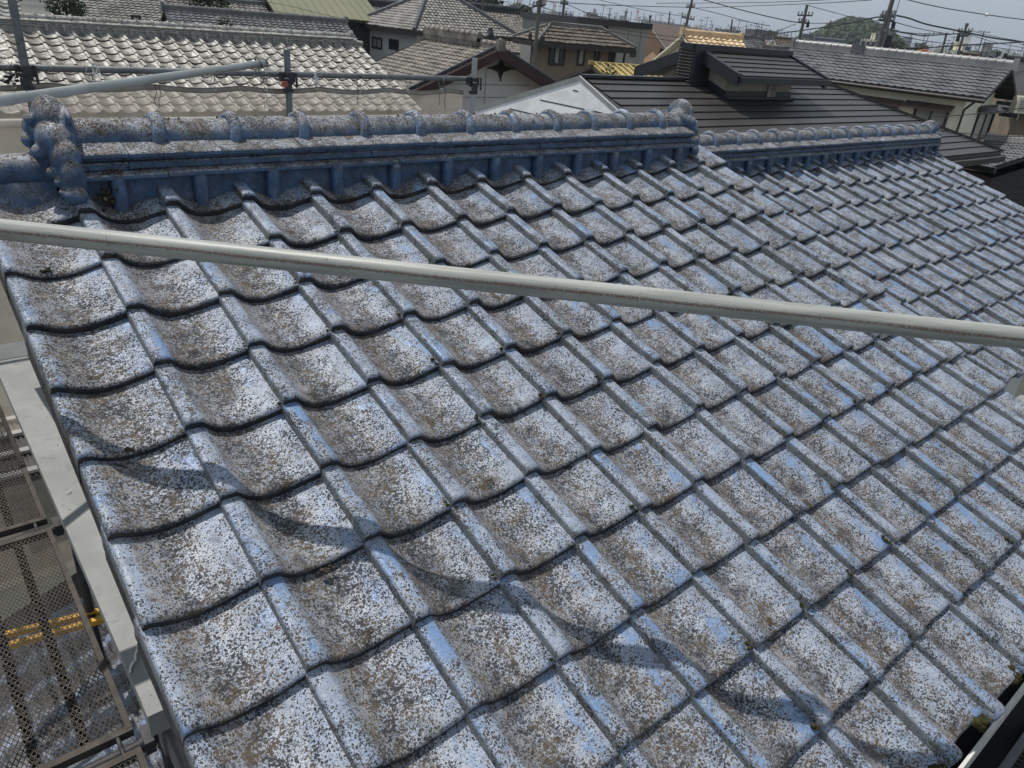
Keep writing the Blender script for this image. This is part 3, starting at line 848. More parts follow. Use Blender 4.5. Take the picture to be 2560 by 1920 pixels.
# ------------------------------------------------------------------ scaffold behind the ridge
SY = 3.1
sc = thing('rear_scaffold', (2.4, SY, GZ), 'galvanised scaffold of posts and rail standing behind the blue ridge', 'scaffold')
p = MB(); p.tube([(-2.2, SY, 6.424), (4.07, SY, 6.424)], 0.0214, 16); p.build('rail', M['galv_dark'], sc)
for x, zt in ((0.648, 8.3), (2.351, 6.60), (4.10, 6.60)):
    p = MB(); p.tube([(x, SY - .045, GZ), (x, SY - .045, zt)], 0.0243, 18, cap=False)
    p.tube([(x, SY - .045, zt - .001), (x, SY - .045, zt)], 0.0242, 18)
    po = p.build('post', M['galv_dark'] if x < 3 else M['galv'], sc)
    z = 6.40
    def piece(nm, f):
        p = MB(); f(p); return p.build(nm, M['coupler'], sc)
    piece('coupler', lambda p: p.box((x, SY - .045, z), (.030, 0, 0), (0, .032, 0), (0, 0, .038)))
    piece('wedge_head', lambda p: p.box((x - .042, SY - .03, z + .01), (.012, 0, 0), (0, .026, 0), (0, 0, .034)))
    piece('wedge_head', lambda p: p.box((x + .042, SY - .03, z + .01), (.012, 0, 0), (0, .026, 0), (0, 0, .034)))
    piece('clamp_jaw', lambda p: p.box((x - .02, SY - .09, z - .05), (.026, 0, 0), (0, .012, 0), (0, 0, .024)))
    piece('wedge_pin', lambda p: p.tube([(x + .048, SY - .09, z - .06), (x + .048, SY - .09, z + .045)], .008, 8))
    piece('bolt', lambda p: p.tube([(x - .050, SY - .10, z), (x - .03, SY - .13, z)], .010, 8))
    piece('post_collar', lambda p: p.box((x, SY - .045, z - .085), (.029, 0, 0), (0, .029, 0), (0, 0, .012)))
    if x < 1: piece('joint_sleeve', lambda p: p.tube([(x, SY - .045, 6.98), (x, SY - .045, 7.15)], .030, 16))
p = MB(); p.box((2.30, SY - .10, 6.365), (.02, 0, 0), (0, .012, 0), (0, 0, .018)); p.build('red_tape', M['red_rag'], sc)
# slanting-in-plan brace pipe tied to the rail
a, b = V3((0.303, 1.55, 6.434)), V3((2.392, 3.0, 6.455))
b = at(660, 158, Y=3.03); d_ = (b - a).normalized()
br = thing('brace_pipe', a, 'smooth grey pipe lying towards the scaffold rail, its tied end above the net', 'pipe')
p = MB(); p.tube([a - d_ * 1.2, b], 0.0243, 22); p.build('tube', M['galv'], br)
p = MB(); p.tube([b - d_ * .005, b + d_ * .02], 0.026, 16); p.build('end_cap', M['galv_dark'], br)
def wire_tie(parent, c, r, n, seed, mat, tail=.1):
    R_ = random.Random(seed); p = MB()
    for q_ in range(n):
        pts = []
        ph = R_.random() * 6; tl = R_.uniform(-.02, .02)
        for s_ in range(11):
            an = 2 * math.pi * s_ / 10 + ph
            pts.append(c + V3((tl * math.sin(an) + R_.gauss(0, .002) + q_ * .006 - n * .003, math.cos(an) * r * R_.uniform(.9, 1.25), math.sin(an) * r * R_.uniform(.9, 1.25))))
        p.tube(pts, .0022, 5)
    for q_ in range(2):
        e = c + V3((R_.uniform(-.04, .04), -.04, r))
        p.tube([e, e + V3((R_.uniform(-.04, .04), -.01, .02)), e + V3((R_.uniform(-.06, .06), -.02, R_.uniform(-.02, .05)))], .002, 5)
    if tail: p.tube([c + V3((0, -.03, -r)), c + V3((.01, -.03, -r - tail * .5)), c + V3((-.005, -.035, -r - tail))], .002, 5)
    return p.build('wire_tie', mat, parent)
wire_tie(br, b - d_ * .07, .031, 5, 3, M['galv_dark'], .12)
wire_tie(br, b - d_ * .07 + V3((0, .03, -.06)), .03, 3, 8, M['galv_dark'], .06)
# the net
NZ = 6.335
def net_point(x, z):
    t = (NZ - z)
    sag = 0.022 * abs(math.sin(math.pi * (x - .15) / 0.62)) if t < .25 else 0.0
    y = SY + .015 + .030 * noise.noise(V3((x * 1.7, z * 1.4, 0))) + .012 * noise.noise(V3((x * 6, z * 2.5, 4)))
    return V3((x, y, z - sag * max(0, 1 - t / .25)))
net = thing('scaffold_net', (1.0, SY, 4.0), 'see-through beige mesh net hung below the scaffold rail', 'net')
mb = MB(); nx, nz_ = 130, 40
x0, x1 = -2.2, 4.04
vs = [net_point(x0 + (x1 - x0) * i / nx, NZ - (NZ - 2.6) * (k / nz_) ** 1.3) for k in range(nz_ + 1) for i in range(nx + 1)]
fs = [(k * (nx + 1) + i, k * (nx + 1) + i + 1, (k + 1) * (nx + 1) + i + 1, (k + 1) * (nx + 1) + i) for k in range(nz_) for i in range(nx)]
mb.add(vs, fs, 0, True); mb.build('net_cloth', M['net'], net)
mb = MB()
for dz in (0.004, -.028):
    mb.tube([net_point(x0 + (x1 - x0) * i / 110, NZ) + V3((0, -.006, dz)) for i in range(111)], .0028, 5)
mb.build('hem_cord', M['brown_pipe'], net)
mb = MB()
vs = []
for i in range(131):
    q_ = net_point(x0 + (x1 - x0) * i / 130, NZ) + V3((0, -.004, 0)); vs += [q_ + V3((0, 0, .003)), q_ + V3((0, -.002, -.030))]
mb.add(vs, [(2 * i, 2 * i + 2, 2 * i + 3, 2 * i + 1) for i in range(130)], 0, True)
mb.build('hem_band', simple('net_hem', (0.30, 0.265, 0.215), 0.9, 0, 0.2, 9), net)
for i, px_ in enumerate((231, 534, 662, 788, 899, 1022, 1105, 30)):
    X = at(px_, 190, Y=SY).x
    wire_tie(net, V3((X, SY, 6.385)), .034, 2, 20 + i, M['galv_dark'], 0)
    mb = MB()
    e = net_point(X, NZ) + V3((0, -.012, 0))
    mb.tube([e + V3((.012 * math.cos(t_), 0, .012 * math.sin(t_))) for t_ in [q_ * .7 for q_ in range(10)]], .0035, 6)
    mb.build('eyelet', M['gutter'], net)
for px_, y0_, y1_ in ((386, 212, 262), (397, 212, 270), (1097, 206, 262), (1110, 208, 270), (661, 215, 280), (892, 208, 265)):
    a, b = at(px_, y0_, Y=SY - .03), at(px_ + 3, y1_, Y=SY - .03)
    mb = MB(); mb.tube([a, a.lerp(b, .4) + V3((.012, 0, 0)), a.lerp(b, .7) - V3((.006, 0, 0)), b], .0035, 5); mb.build('hanging_cord', M['brown_pipe'] if px_ != 661 else M['white_string'], net)
# bits of white string tied on the rail
for px_, py_ in ((236, 165), (788, 190)):
    c = at(px_, py_, Y=SY - .04); mb = MB()
    for q_ in range(7):
        a = c + V3((rnd.gauss(0, .008), 0, .02)); mb.tube([a, a + V3((rnd.gauss(0, .015), -.01, -.03)), a + V3((rnd.gauss(.01, .02), -.01, -.085))], .0025, 5)
    mb.build('string_tuft', M['white_string'], net)
# dark debris caught on the net
mb = MB()
for px_, py_ in ((37, 193), (22, 204), (46, 200)):
    c = at(px_, py_, Y=SY - .03)
    for q_ in range(6):
        k += 1; clump(mb, c + V3((rnd.gauss(0, .02), 0, rnd.gauss(0, .012))), rnd.uniform(.006, .016), .6, k, 5, 6)
mb.build('leaf_debris', M['black'], net, kind='stuff')

# ------------------------------------------------------------------ left side: board, decks, coupler, yellow beams, lower roof
def expanded_mesh(mb, x0, x1, y0, y1, z, cx, cy, wd, th):
    """diamond mesh as crossing thin flat strips, clipped to the rectangle"""
    a = cx / cy
    for sgn in (1, -1):
        t = x0 - (y1 - y0) * a if sgn > 0 else x0
        end = x1 if sgn > 0 else x1 + (y1 - y0) * a
        while t < end:
            # line x = t + sgn*a*(y-y0)
            ya_, yb_ = y0, y1
            xa_, xb_ = t, t + sgn * a * (y1 - y0)
            if sgn > 0:
                if xa_ < x0: ya_ = y0 + (x0 - t) / a; xa_ = x0
                if xb_ > x1: yb_ = y0 + (x1 - t) / a; xb_ = x1
            else:
                if xa_ > x1: ya_ = y0 + (t - x1) / a; xa_ = x1
                if xb_ < x0: yb_ = y0 + (t - x0) / a; xb_ = x0
            if yb_ > ya_ + .004:
                p0, p1 = V3((xa_, ya_, z)), V3((xb_, yb_, z)); d = (p1 - p0).normalized()
                mb.box((p0 + p1) / 2, d * (p1 - p0).length / 2, V3((0, 0, 1)).cross(d) * wd, V3((0, 0, th)))
            t += cx * 2
ZP = 4.78
pl = at(369, 1790, z=ZP); pf = at(0, 862, z=ZP)
pk = thing('scaffold_board', (pl.x + .15, pl.y, ZP - .1), 'grey dusty board running along the verge beside the blue roof, patched with shadow', 'board')
mb = MB()
mb.box((pl.x + .17, (pl.y + pf.y) / 2, ZP - .03), (.17, 0, 0), (0, (pf.y - pl.y) / 2, 0), (0, 0, .03)); mb.build('top_sheet', M['plank'], pk)
mb = MB(); mb.box((pl.x + .17, pl.y + .02, ZP - .045), (.172, 0, 0), (0, .028, 0), (0, 0, .05)); mb.build('end_trim', M['plank'], pk)
# strings lying on the board
def string(pts, label, r=.0018):
    mb = MB(); mb.tube([at(x, y, z=ZP + .006 + h) for x, y, h in pts], r, 6)
    o = mb.build('string', M['white_string']); tag(o, label, 'string'); return o
string([(168, 1070, 0), (160, 1098, .002), (166, 1108, 0), (172, 1120, .01), (179, 1110, .004), (170, 1107, 0), (186, 1112, .003), (190, 1113, 0)], 'curled white string end lying on the grey board near the verge')
string([(331, 1480, .0), (337, 1520, 0), (341, 1550, 0), (342, 1600, .0), (343, 1628, .0)], 'long thin white string hanging straight down over the grey board')
string([(343, 1626, .002), (338, 1640, .006), (340, 1650, .003), (333, 1655, .004), (328, 1665, 0), (325, 1680, 0)], 'frayed knot at the lower end of the long white string', .0045)
string([(164, 1234, 0), (170, 1228, .01), (177, 1224, .004), (176, 1230, 0), (170, 1234, 0)], 'small white string knot on the sunny strip of the board')
mb = MB()
for q_ in range(60):
    k += 1; c = V3((pl.x + rnd.uniform(.01, .3), rnd.uniform(pl.y, pf.y), ZP)); clump(mb, c, rnd.uniform(.0015, .004), .5, k, 4, 5)
mb.build('grit', M['coupler'], pk, kind='stuff')
ZD = 4.15
def deck(pxr, pxb, zd, label, wdt=.50, ribs=True, y_top=None):
    tr = at(*pxr, z=zd); br_ = at(*pxb, z=zd)
    x1 = (tr.x + br_.x) / 2; y1 = tr.y; y0 = br_.y; x0 = x1 - wdt
    t = thing('mesh_deck', ((x0 + x1) / 2, (y0 + y1) / 2, zd - .04), label, 'deck', 'steel mesh scaffold decks')
    mb = MB()
    for c, h in ((((x0 + x1) / 2, y0, zd), (wdt / 2, .016)), (((x0 + x1) / 2, y1, zd), (wdt / 2, .016))):
        mb.box(c, (h[0] + .012, 0, 0), (0, h[1], 0), (0, 0, .02))
    for xx in (x0, x1): mb.box((xx, (y0 + y1) / 2, zd), (.012, 0, 0), (0, (y1 - y0) / 2, 0), (0, 0, .022))
    mb.build('frame', M['rust_steel'], t)
    mb = MB(); expanded_mesh(mb, x0 + .012, x1 - .012, y0 + .012, y1 - .012, zd + .012, .0105, .020, .0016, .0016)
    mb.build('steel_mesh', M['rust_steel'], t, kind='stuff')
    for rx in (x0 + wdt * .33, x0 + wdt * .68):
        mb = MB(); mb.box((rx, (y0 + y1) / 2, zd - .012), (.016, 0, 0), (0, (y1 - y0) / 2, 0), (0, 0, .006))
        yy = y0
        while yy < y1:
            mb.box((rx, yy, zd - .002), (.019, .006, 0), (-.002, .004, 0), (0, 0, .008)); yy += .028
        mb.build('anti_slip_rib', M['rust_steel'], t)
    for yy, s_ in ((y0, -1), (y1, 1)):
        for xx in (x0 + .05, x1 - .05):
            mb = MB(); mb.tube([(xx, yy, zd + .005), (xx, yy + s_ * .04, zd + .012), (xx, yy + s_ * .075, zd), (xx, yy + s_ * .082, zd - .03)], .009, 8); mb.build('hook', M['coupler'], t)
    return t, x0, x1, y0, y1
t1, dx0, dx1, dy0, dy1 = deck((126, 1330), (321, 1829), ZD, 'rusty mesh deck with two ribs, nearest of the walkway beside the board')
# further decks continue the same walkway
t2 = thing('mesh_deck', ((dx0 + dx1) / 2, dy1 + .9, ZD - .04), 'middle rusty mesh deck of the walkway, half shaded, ending above the black coupler', 'deck', 'steel mesh scaffold decks')
for nm, yo, T2 in (('b', dy1 + .13, t2),):
    for o in list(t1.children):
        c = o.copy(); COL.objects.link(c); c.parent = T2
        c.location = c.location + V3((0, 0, 0))
    T2.location = t1.location + V3((0, (dy1 - dy0) + .13, 0)); BASE[T2.name] = T2.location.copy()
t3 = thing('mesh_deck', t1.location, 'mesh deck at the bottom left corner below the hooked joint', 'deck', 'steel mesh scaffold decks')
for o in list(t1.children):
    c = o.copy(); COL.objects.link(c); c.parent = t3
t3.location = t1.location - V3((0, (dy1 - dy0) + .13, 0))
# cross tubes that carry the decks
for i, yy in enumerate((dy0 - .065, dy1 + .065)):
    t = thing('cross_tube', (dx0 + .3, yy, ZD - .05), ('dark cross tube under the near end of the rusty deck' if i == 0 else 'dark cross tube with a tall coupler between the two rusty decks'), 'pipe')
    mb = MB(); mb.tube([(dx0 - .5, yy, ZD - .035), (dx1 + .10, yy, ZD - .035)], .0243, 14); mb.build('tube', M['coupler'], t)
    mb = MB()
    mb.tube([(dx1 + .02, yy, ZD - .035), (dx1 + .075, yy, ZD - .035)], .034, 12); mb.build('sleeve', M['coupler'], t); mb = MB()
    mb.box((dx1 + .05, yy, ZD - .02), (.02, 0, 0), (0, .05, 0), (0, 0, .035)); mb.build('coupler', M['coupler'], t)
    mb = MB(); xx = dx1 + .115
    mb.tube([(xx, yy, GZ), (xx, yy, ZD + (.05 if i else -.06))], .0243, 14); mb.tube([(xx, yy, ZD - .10), (xx, yy, ZD + .0)], .034, 12)
    mb.tube([(xx, yy, ZD + (.051 if i else -.06)), (xx, yy, ZD + (.056 if i else -.055))], .0200, 12)
    mb.build('upright', M['coupler'], t)
# yellow beams below the decks
for i, (a, b) in enumerate((((-20, 1592), (262, 1522)), ((-20, 1622), (262, 1543)))):
    A, B = at(*a, z=3.45), at(*b, z=3.45)
    mb = MB(); d = (B - A); u = d.normalized(); s_ = V3((0, 0, 1)).cross(u)
    mb.box((A + B) / 2, d / 2, s_ * .013, V3((0, 0, .004))); mb.box((A + B) / 2 + s_ * .021 - V3((0, 0, .03)), d / 2, s_ * .003, V3((0, 0, .03)))
    o = mb.build('yellow_beam', M['yellow']); tag(o, ('upper' if i == 0 else 'lower') + ' of the two chipped yellow beams seen through the mesh deck', 'beam')
# pale slatted deck and slats further up the walkway
t = thing('slatted_step', (dx1 + .1, dy1 + 1.2, 4.0), 'brown ribbed step board with pale rims below the grey board', 'board')
a = at(65, 1080, z=3.9)
mb = MB(); mb.box((a.x, a.y - .15, 3.88), (.28, 0, 0), (0, .5, 0), (0, 0, .015)); mb.build('board', M['brown_pipe'], t)
for q_ in range(18):
    mb = MB(); mb.box((a.x - .27 + q_ * .032, a.y - .15, 3.90), (.008, 0, 0), (0, .5, 0), (0, 0, .006)); mb.build('slat', M['brown_pipe'], t)
for yy in (.12, -.16, -.45, .36):
    mb = MB(); mb.box((a.x, a.y - .15 + yy, 3.925), (.30, 0, 0), (0, .028, 0), (0, 0, .012)); mb.build('rim', M['gutter'], t)
# lower blue roof under the walkway
lowT = thing('lower_blue_roof', (-1.5, -1, 2.4), 'lower blue tiled roof seen through the mesh decks, half in shade', 'roof')
low = MB(); lp = V3((0.46, 0, 3.10)); ld = V3((-math.cos(.38), 0, -math.sin(.38))); ln_ = V3((-math.sin(.38), 0, math.cos(.38)))
a, b = lp + V3((0, -3.2, 0)) - ln_ * .09, lp + V3((0, 2.6, 0)) - ln_ * .09
low.hexa([a + ld * 3.2 - ln_ * .1, b + ld * 3.2 - ln_ * .1, b - ln_ * .1, a - ln_ * .1, a + ld * 3.2, b + ld * 3.2, b, a])
lowd = low.build('roof_deck', M['dark_wall'], lowT)
R3 = Matrix((V3((0, 1, 0)), -ld, ln_)).transposed()
R3 = Matrix((V3((0, -1, 0)), -ld, ln_)).transposed()
for jj in range(0, 13):
    for ii in range(0, 20):
        pp = lp + V3((0, 2.2 - ii * W, 0)) + ld * (jj * LT + .2)
        inst('roof_tile', STD[rnd.randrange(7)], lowd, Matrix.Translation(pp) @ R3.to_4x4())
wl = MB(); wl.box((-1.2, -.8, .5), (1.2, 0, 0), (0, 2.0, 0), (0, 0, 1.5)); wl.build('wall', M['white_wall'], lowT)
# right bottom corner: deck outside the gutter
ge = at(2500, 1800, z=gA.z)
rb = V3((0, gy_ + .12, 0))
t = thing('mesh_deck', (2.6, rb.y - .45, 4.4), 'dark mesh deck beyond the white gutter in the lower right corner', 'deck', 'steel mesh scaffold decks')
zz = 4.72; y1 = rb.y - .17; y0 = y1 - .62
for c, hx, hy in (((2.9, y0), 2.1, .014), ((2.9, y1), 2.1, .014), ((0.8, (y0 + y1) / 2), .014, .31), ((2.62, (y0 + y1) / 2), .014, .31), ((5.0, (y0 + y1) / 2), .014, .31)):
    mb = MB(); mb.box((c[0], c[1], zz), (hx, 0, 0), (0, hy, 0), (0, 0, .022)); mb.build('frame', M['galv_dark'], t)
mb = MB(); expanded_mesh(mb, .82, 2.6, y0 + .014, y1 - .014, zz + .01, .0125, .024, .0016, .0016); mb.build('steel_mesh', M['rust_steel'], t, kind='stuff')
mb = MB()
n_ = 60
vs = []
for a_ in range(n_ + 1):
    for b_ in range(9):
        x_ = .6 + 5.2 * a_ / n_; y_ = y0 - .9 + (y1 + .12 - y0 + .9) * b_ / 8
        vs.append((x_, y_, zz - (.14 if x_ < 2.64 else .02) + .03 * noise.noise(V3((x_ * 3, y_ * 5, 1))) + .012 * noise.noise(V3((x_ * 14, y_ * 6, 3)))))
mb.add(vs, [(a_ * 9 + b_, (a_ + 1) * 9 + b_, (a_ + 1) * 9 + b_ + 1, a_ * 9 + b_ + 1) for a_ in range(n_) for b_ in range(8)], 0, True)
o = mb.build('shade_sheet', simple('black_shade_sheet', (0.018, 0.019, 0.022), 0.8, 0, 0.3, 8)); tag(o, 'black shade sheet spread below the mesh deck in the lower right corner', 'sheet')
mb = MB(); mb.tube([(2.72, y0 - .6, zz + .03), (2.72, y1 + .02, zz + .03)], 0.0243, 12)
o = mb.build('cross_tube', M['galv_dark']); tag(o, 'short dark tube lying over the corner deck beyond the gutter', 'pipe')

# ------------------------------------------------------------------ roofs of the neighbours
def slope_sheet(P0, P1, Q0, Q1, tw, tl, amp, lip, mat, mats=None, detail=6):
    """tiled slope between ridge line P0-P1 and eave line Q0-Q1 (P0 above Q0). Wavy tiles with a lip per course."""
    u = (P1 - P0); lu = u.length
    if lu < 1e-4: u = (Q1 - Q0)
    u = u.normalized()
    if (Q1 - Q0).length > .01: u = (Q1 - Q0).normalized()
    dn = (Q0 - P0) - u * (Q0 - P0).dot(u); D = dn.length; dn.normalize()
    nrm = u.cross(dn); nrm = nrm if nrm.z > 0 else -nrm
    s0p, s1p = 0.0, (P1 - P0).dot(u)
    s0q, s1q = (Q0 - P0).dot(u), (Q1 - P0).dot(u)
    mb = MB(); rows = max(1, int(round(D / tl))); tl = D / rows
    smin, smax = min(s0p, s0q), max(s1p, s1q)
    ncol = int((smax - smin) / tw) + 1
    shape = {6: (0.0, .12, .30, .55, .80, .97), 4: (0, .22, .55, .95), 3: (0, .3, .7), 1: (0,)}[detail]
    hh = {6: (.25, 1.0, .55, -.9, -.5, .05), 4: (.8, .5, -.9, -.1), 3: (.9, -.2, -.8), 1: (0,)}[detail]
    for r_ in range(rows):
        ta, tb = r_ / rows, (r_ + 1) / rows
        tm = (ta + tb) / 2
        a0 = s0p + (s0q - s0p) * tm; a1 = s1p + (s1q - s1p) * tm
        top = []; bot = []; low_ = []
        for c in range(ncol + 1):
            js = rnd.gauss(0, lip * .22)
            for f_, h_ in zip(shape, hh):
                s_ = smin + (c + f_) * tw
                if s_ < a0 - tw: continue
                if s_ > a1 + tw: continue
                s_ = min(max(s_, a0), a1)
                q_ = P0 + u * s_
                top.append(q_ + dn * (D * ta - .0) + nrm * (h_ * amp - lip * .2))
                bot.append(q_ + dn * (D * tb) + nrm * (h_ * amp + lip + js))
                low_.append(q_ + dn * (D * tb) + nrm * (h_ * amp - lip * .2 - .004))
        n_ = len(top)
        if n_ < 2: continue
        mb.add(top + bot, [(i, i + 1, n_ + i + 1, n_ + i) for i in range(n_ - 1)], 0, True)
        mb.add(bot + low_, [(i, i + 1, n_ + i + 1, n_ + i) for i in range(n_ - 1)], 1 if mats else 0, False)
    return mb

def ridge_line(mb, a, b, r, n=8, bump=.265, base=True, mi=0):
    d = (b - a); L_ = d.length
    if L_ < .05: return
    u = d.normalized(); side = u.cross(V3((0, 0, 1))).normalized(); up = side.cross(u)
    if base: mb.box((a + b) / 2 + up * (r * .1), d / 2, side * r * 1.15, up * r * .75, mi)
    mb.tube([a + up * r * 1.1, b + up * r * 1.1], r, n, mi)
    if bump:
        k_ = int(L_ / bump)
        for q_ in range(k_):
            c = a + u * ((q_ + .5) * bump) + up * r * 1.1
            mb.tube([c - u * r * .18, c + u * r * .18], r * 1.22, n, mi)

UP = V3((0, 0, 1))
def window(h, c, u, w_, hh, deep=.05, mull=1, mat='glass', mat2=None, frame='frame', name='window'):
    """window centred at c on a wall whose direction is u; outward normal chosen towards the camera"""
    u = u.normalized(); nn = u.cross(UP).normalized()
    if nn.dot(CAM - c) < 0: nn = -nn
    mb = MB(); t = .045
    mb.box(c + UP * (hh / 2), u * (w_ / 2 + t), nn * deep, UP * t); mb.box(c - UP * (hh / 2), u * (w_ / 2 + t), nn * deep, UP * t)
    mb.box(c - u * (w_ / 2), u * t, nn * deep * .97, UP * (hh / 2 - t)); mb.box(c + u * (w_ / 2), u * t, nn * deep * .97, UP * (hh / 2 - t))
    for q_ in range(mull): mb.box(c + u * (w_ * ((q_ + 1) / (mull + 1) - .5)), u * .025, nn * deep * .9, UP * (hh / 2 - t))
    f = mb.build(name, M[frame], h)
    for q_ in range(mull + 1):
        cc = c + u * (w_ * ((q_ + .5) / (mull + 1) - .5))
        mb = MB(); mb.box(cc, u * (w_ / (mull + 1) / 2 - .02), nn * (deep * .35), UP * (hh / 2 - .04))
        mb.build('pane', M[mat2 if (mat2 and q_ % 2) else mat], f)
    return f

def bg_house(name, label, A, B, t, wf, wb=None, ends=('gable', 'gable'), roofm='grey_tile', wallm='cream', tile=(.265, .235, .016, .02, 4), ridge_r=.09,
             over=.45, wall_to=GZ, ridgem=None, group=None, cat='house', bargem=None, wallinset=None, hipw=None, fascia=True, gable_over=.35, soffit='dark_wall'):
    """A,B: ridge ends (world, left and right as seen); t: slope tangent; wf/wb: horizontal widths of the near/far slopes"""
    u = (B - A); u.z = 0; u.normalize()
    n = u.cross(UP).normalized()
    if n.dot(CAM - A) < 0: n = -n
    wb = wf if wb is None else wb
    base = (A + B) / 2 + n * (wf - wb) / 2; base.z = wall_to
    h = thing(name, base, label, cat, group)
    eA = -u * ((hipw or wf) if ends[0] == 'hip' else 0); eB = u * ((hipw or wf) if ends[1] == 'hip' else 0)
    fL, fR = A + n * wf - UP * wf * t + eA, B + n * wf - UP * wf * t + eB
    bL, bR = A - n * wb - UP * wb * t + eA, B - n * wb - UP * wb * t + eB
    th = .10
    # roof body
    mb = MB(); dz = UP * (-.03)
    top = [A, B, fR, fL, bR, bL]
    tv = [p + dz for p in top]; bv = [p - UP * (th + .03) for p in top]
    F_ = [(0, 3, 2, 1), (0, 1, 4, 5)]
    if ends[0] == 'hip': F_.append((0, 5, 3))
    if ends[1] == 'hip': F_.append((1, 2, 4))
    mb.add(tv, F_); mb.add(bv, [tuple(reversed(f)) for f in F_], 1)
    ring = [3, 2, 1, 4, 5, 0] if True else None
    def edge(i, j): mb.quad(tv[i], tv[j], bv[j], bv[i], 1)
    edge(3, 2); edge(5, 4)
    if ends[0] == 'hip': edge(3, 5)
    else: edge(0, 3); edge(0, 5)
    if ends[1] == 'hip': edge(2, 4)
    else: edge(1, 2); edge(1, 4)
    rf = mb.build('roof', [M[roofm], M[bargem or soffit]], h)
    tw, tl, am, lp_, det = tile
    nb = slope_sheet(A, B, fL, fR, tw, tl, am, lp_, roofm, detail=det); o = nb.build('roof_tiles', [M[roofm], M['black']], rf, kind='stuff')
    if ends[0] == 'hip': slope_sheet(A, A, bL, fL, tw, tl, am, lp_, roofm, detail=det).build('roof_tiles', M[roofm], rf, kind='stuff')
    if ends[1] == 'hip': slope_sheet(B, B, fR, bR, tw, tl, am, lp_, roofm, detail=det).build('roof_tiles', M[roofm], rf, kind='stuff')
    if ridge_r:
        rm_ = M[ridgem or roofm]
        mb = MB(); ridge_line(mb, A, B, ridge_r, bump=tw if det > 1 else 0); 
        if mb.v: mb.build('ridge', rm_, rf)
        for e_, P_, q1, q2 in ((ends[0], A, fL, bL), (ends[1], B, fR, bR)):
            if e_ == 'hip':
                for q_ in (q1, q2):
                    mb = MB(); ridge_line(mb, P_, q_, ridge_r * .8, bump=tw if det > 1 else 0); mb.build('hip_ridge', rm_, rf)
            else:
                mb = MB(); s_ = .12
                uu = -u if P_ is A else u
                mb.box(P_ + UP * ridge_r + uu * .02, u * .06, n * ridge_r * 1.5, UP * ridge_r * 1.7); mb.build('ridge_end', rm_, rf)
    # walls up to the roof underside
    go = gable_over
    a_in = (hipw or wf) * 0 + go
    def pt(s_, d_, z=None):
        p = A + u * s_ + n * d_
        p.z = (A.z - abs(d_) * t - th - .04) if z is None else z
        return p
    Lr = (B - A).length
    sL = go if ends[0] == 'gable' else -(hipw or wf) + over
    sR = Lr - go if ends[1] == 'gable' else Lr + (hipw or wf) - over
    df, db = wf - over, -(wb - over)
    ez = A.z - (wf - over * 0) * t - th
    mb = MB()
    for s_, e_ in ((sL, ends[0]), (sR, ends[1])):
        if e_ == 'gable': mb.poly([pt(s_, df, wall_to), pt(s_, df), pt(s_, 0), pt(s_, db), pt(s_, db, wall_to)])
        else: mb.poly([pt(s_, df, wall_to), pt(s_, df), pt(s_, db), pt(s_, db, wall_to)])
    mb.quad(pt(sL, df, wall_to), pt(sR, df, wall_to), pt(sR, df), pt(sL, df)); mb.quad(pt(sL, db, wall_to), pt(sR, db, wall_to), pt(sR, db), pt(sL, db))
    mb.build('wall', M[wallm], h)
    return dict(h=h, A=A, B=B, u=u, n=n, roof=rf, pt=pt, sL=sL, sR=sR, df=df, db=db, fL=fL, fR=fR, L=Lr)

# ------------------------------------------------------------------ silver roofed neighbour
SX0, SYF, SZ0 = 2.37, 12.97, 6.06
sh = thing('silver_tiled_house', (3.5, 13.1, GZ), 'neighbour with big pale silvery wave tiles right behind the scaffold net', 'house')
ts = [tile_mesh('silver_roof_tile', 'small', [M['silver'], M['silver_lip_shade'], M['silver']], hi=True, lift=.022, thick=.02)]
ts = [warp(ts[0], s_ + 50, .002) for s_ in range(5)]
sdk = MB(); f0 = V3((-3.0, SYF, SZ0)); f1 = V3((8.42, SYF, SZ0))
sdk.hexa([f0 + DWN * 2.75 - NRM * .2, f1 + DWN * 2.75 - NRM * .2, f1 + UPS * .3 - NRM * .2, f0 + UPS * .3 - NRM * .2, f0 + DWN * 2.75 - NRM * .07, f1 + DWN * 2.75 - NRM * .07, f1 + UPS * .3 - NRM * .07, f0 + UPS * .3 - NRM * .07])
bk = V3((0, .25, 0)); UP2 = V3((0, CA, -SA)); N2 = V3((0, SA, CA))
sdk.hexa([f0 + bk - N2 * .1, f1 + bk - N2 * .1, f1 + bk + UP2 * 2.8 - N2 * .1, f0 + bk + UP2 * 2.8 - N2 * .1, f0 + bk, f1 + bk, f1 + bk + UP2 * 2.8, f0 + bk + UP2 * 2.8])
srf = sdk.build('roof', M['dark_wall'], sh)
R3s = Matrix((XA, UPS, NRM)).transposed()
def smat(n_, r_):
    return Matrix.Translation(V3((SX0 + n_ * W, SYF, SZ0)) + DWN * ((r_ + 1) * LT) + NRM * rnd.gauss(-.0, .002) + XA * rnd.gauss(0, .002) + DWN * rnd.gauss(0, .003)) @ (R3s @ Matrix.Rotation(rnd.gauss(0, .005), 3, 'Z')).to_4x4()
for r_ in range(-1, 11):
    for n_ in range(-2, 23):
        if r_ == -1 and n_ < 99: continue
        inst('roof_tile', ts[rnd.randrange(5)], srf, smat(n_, r_))
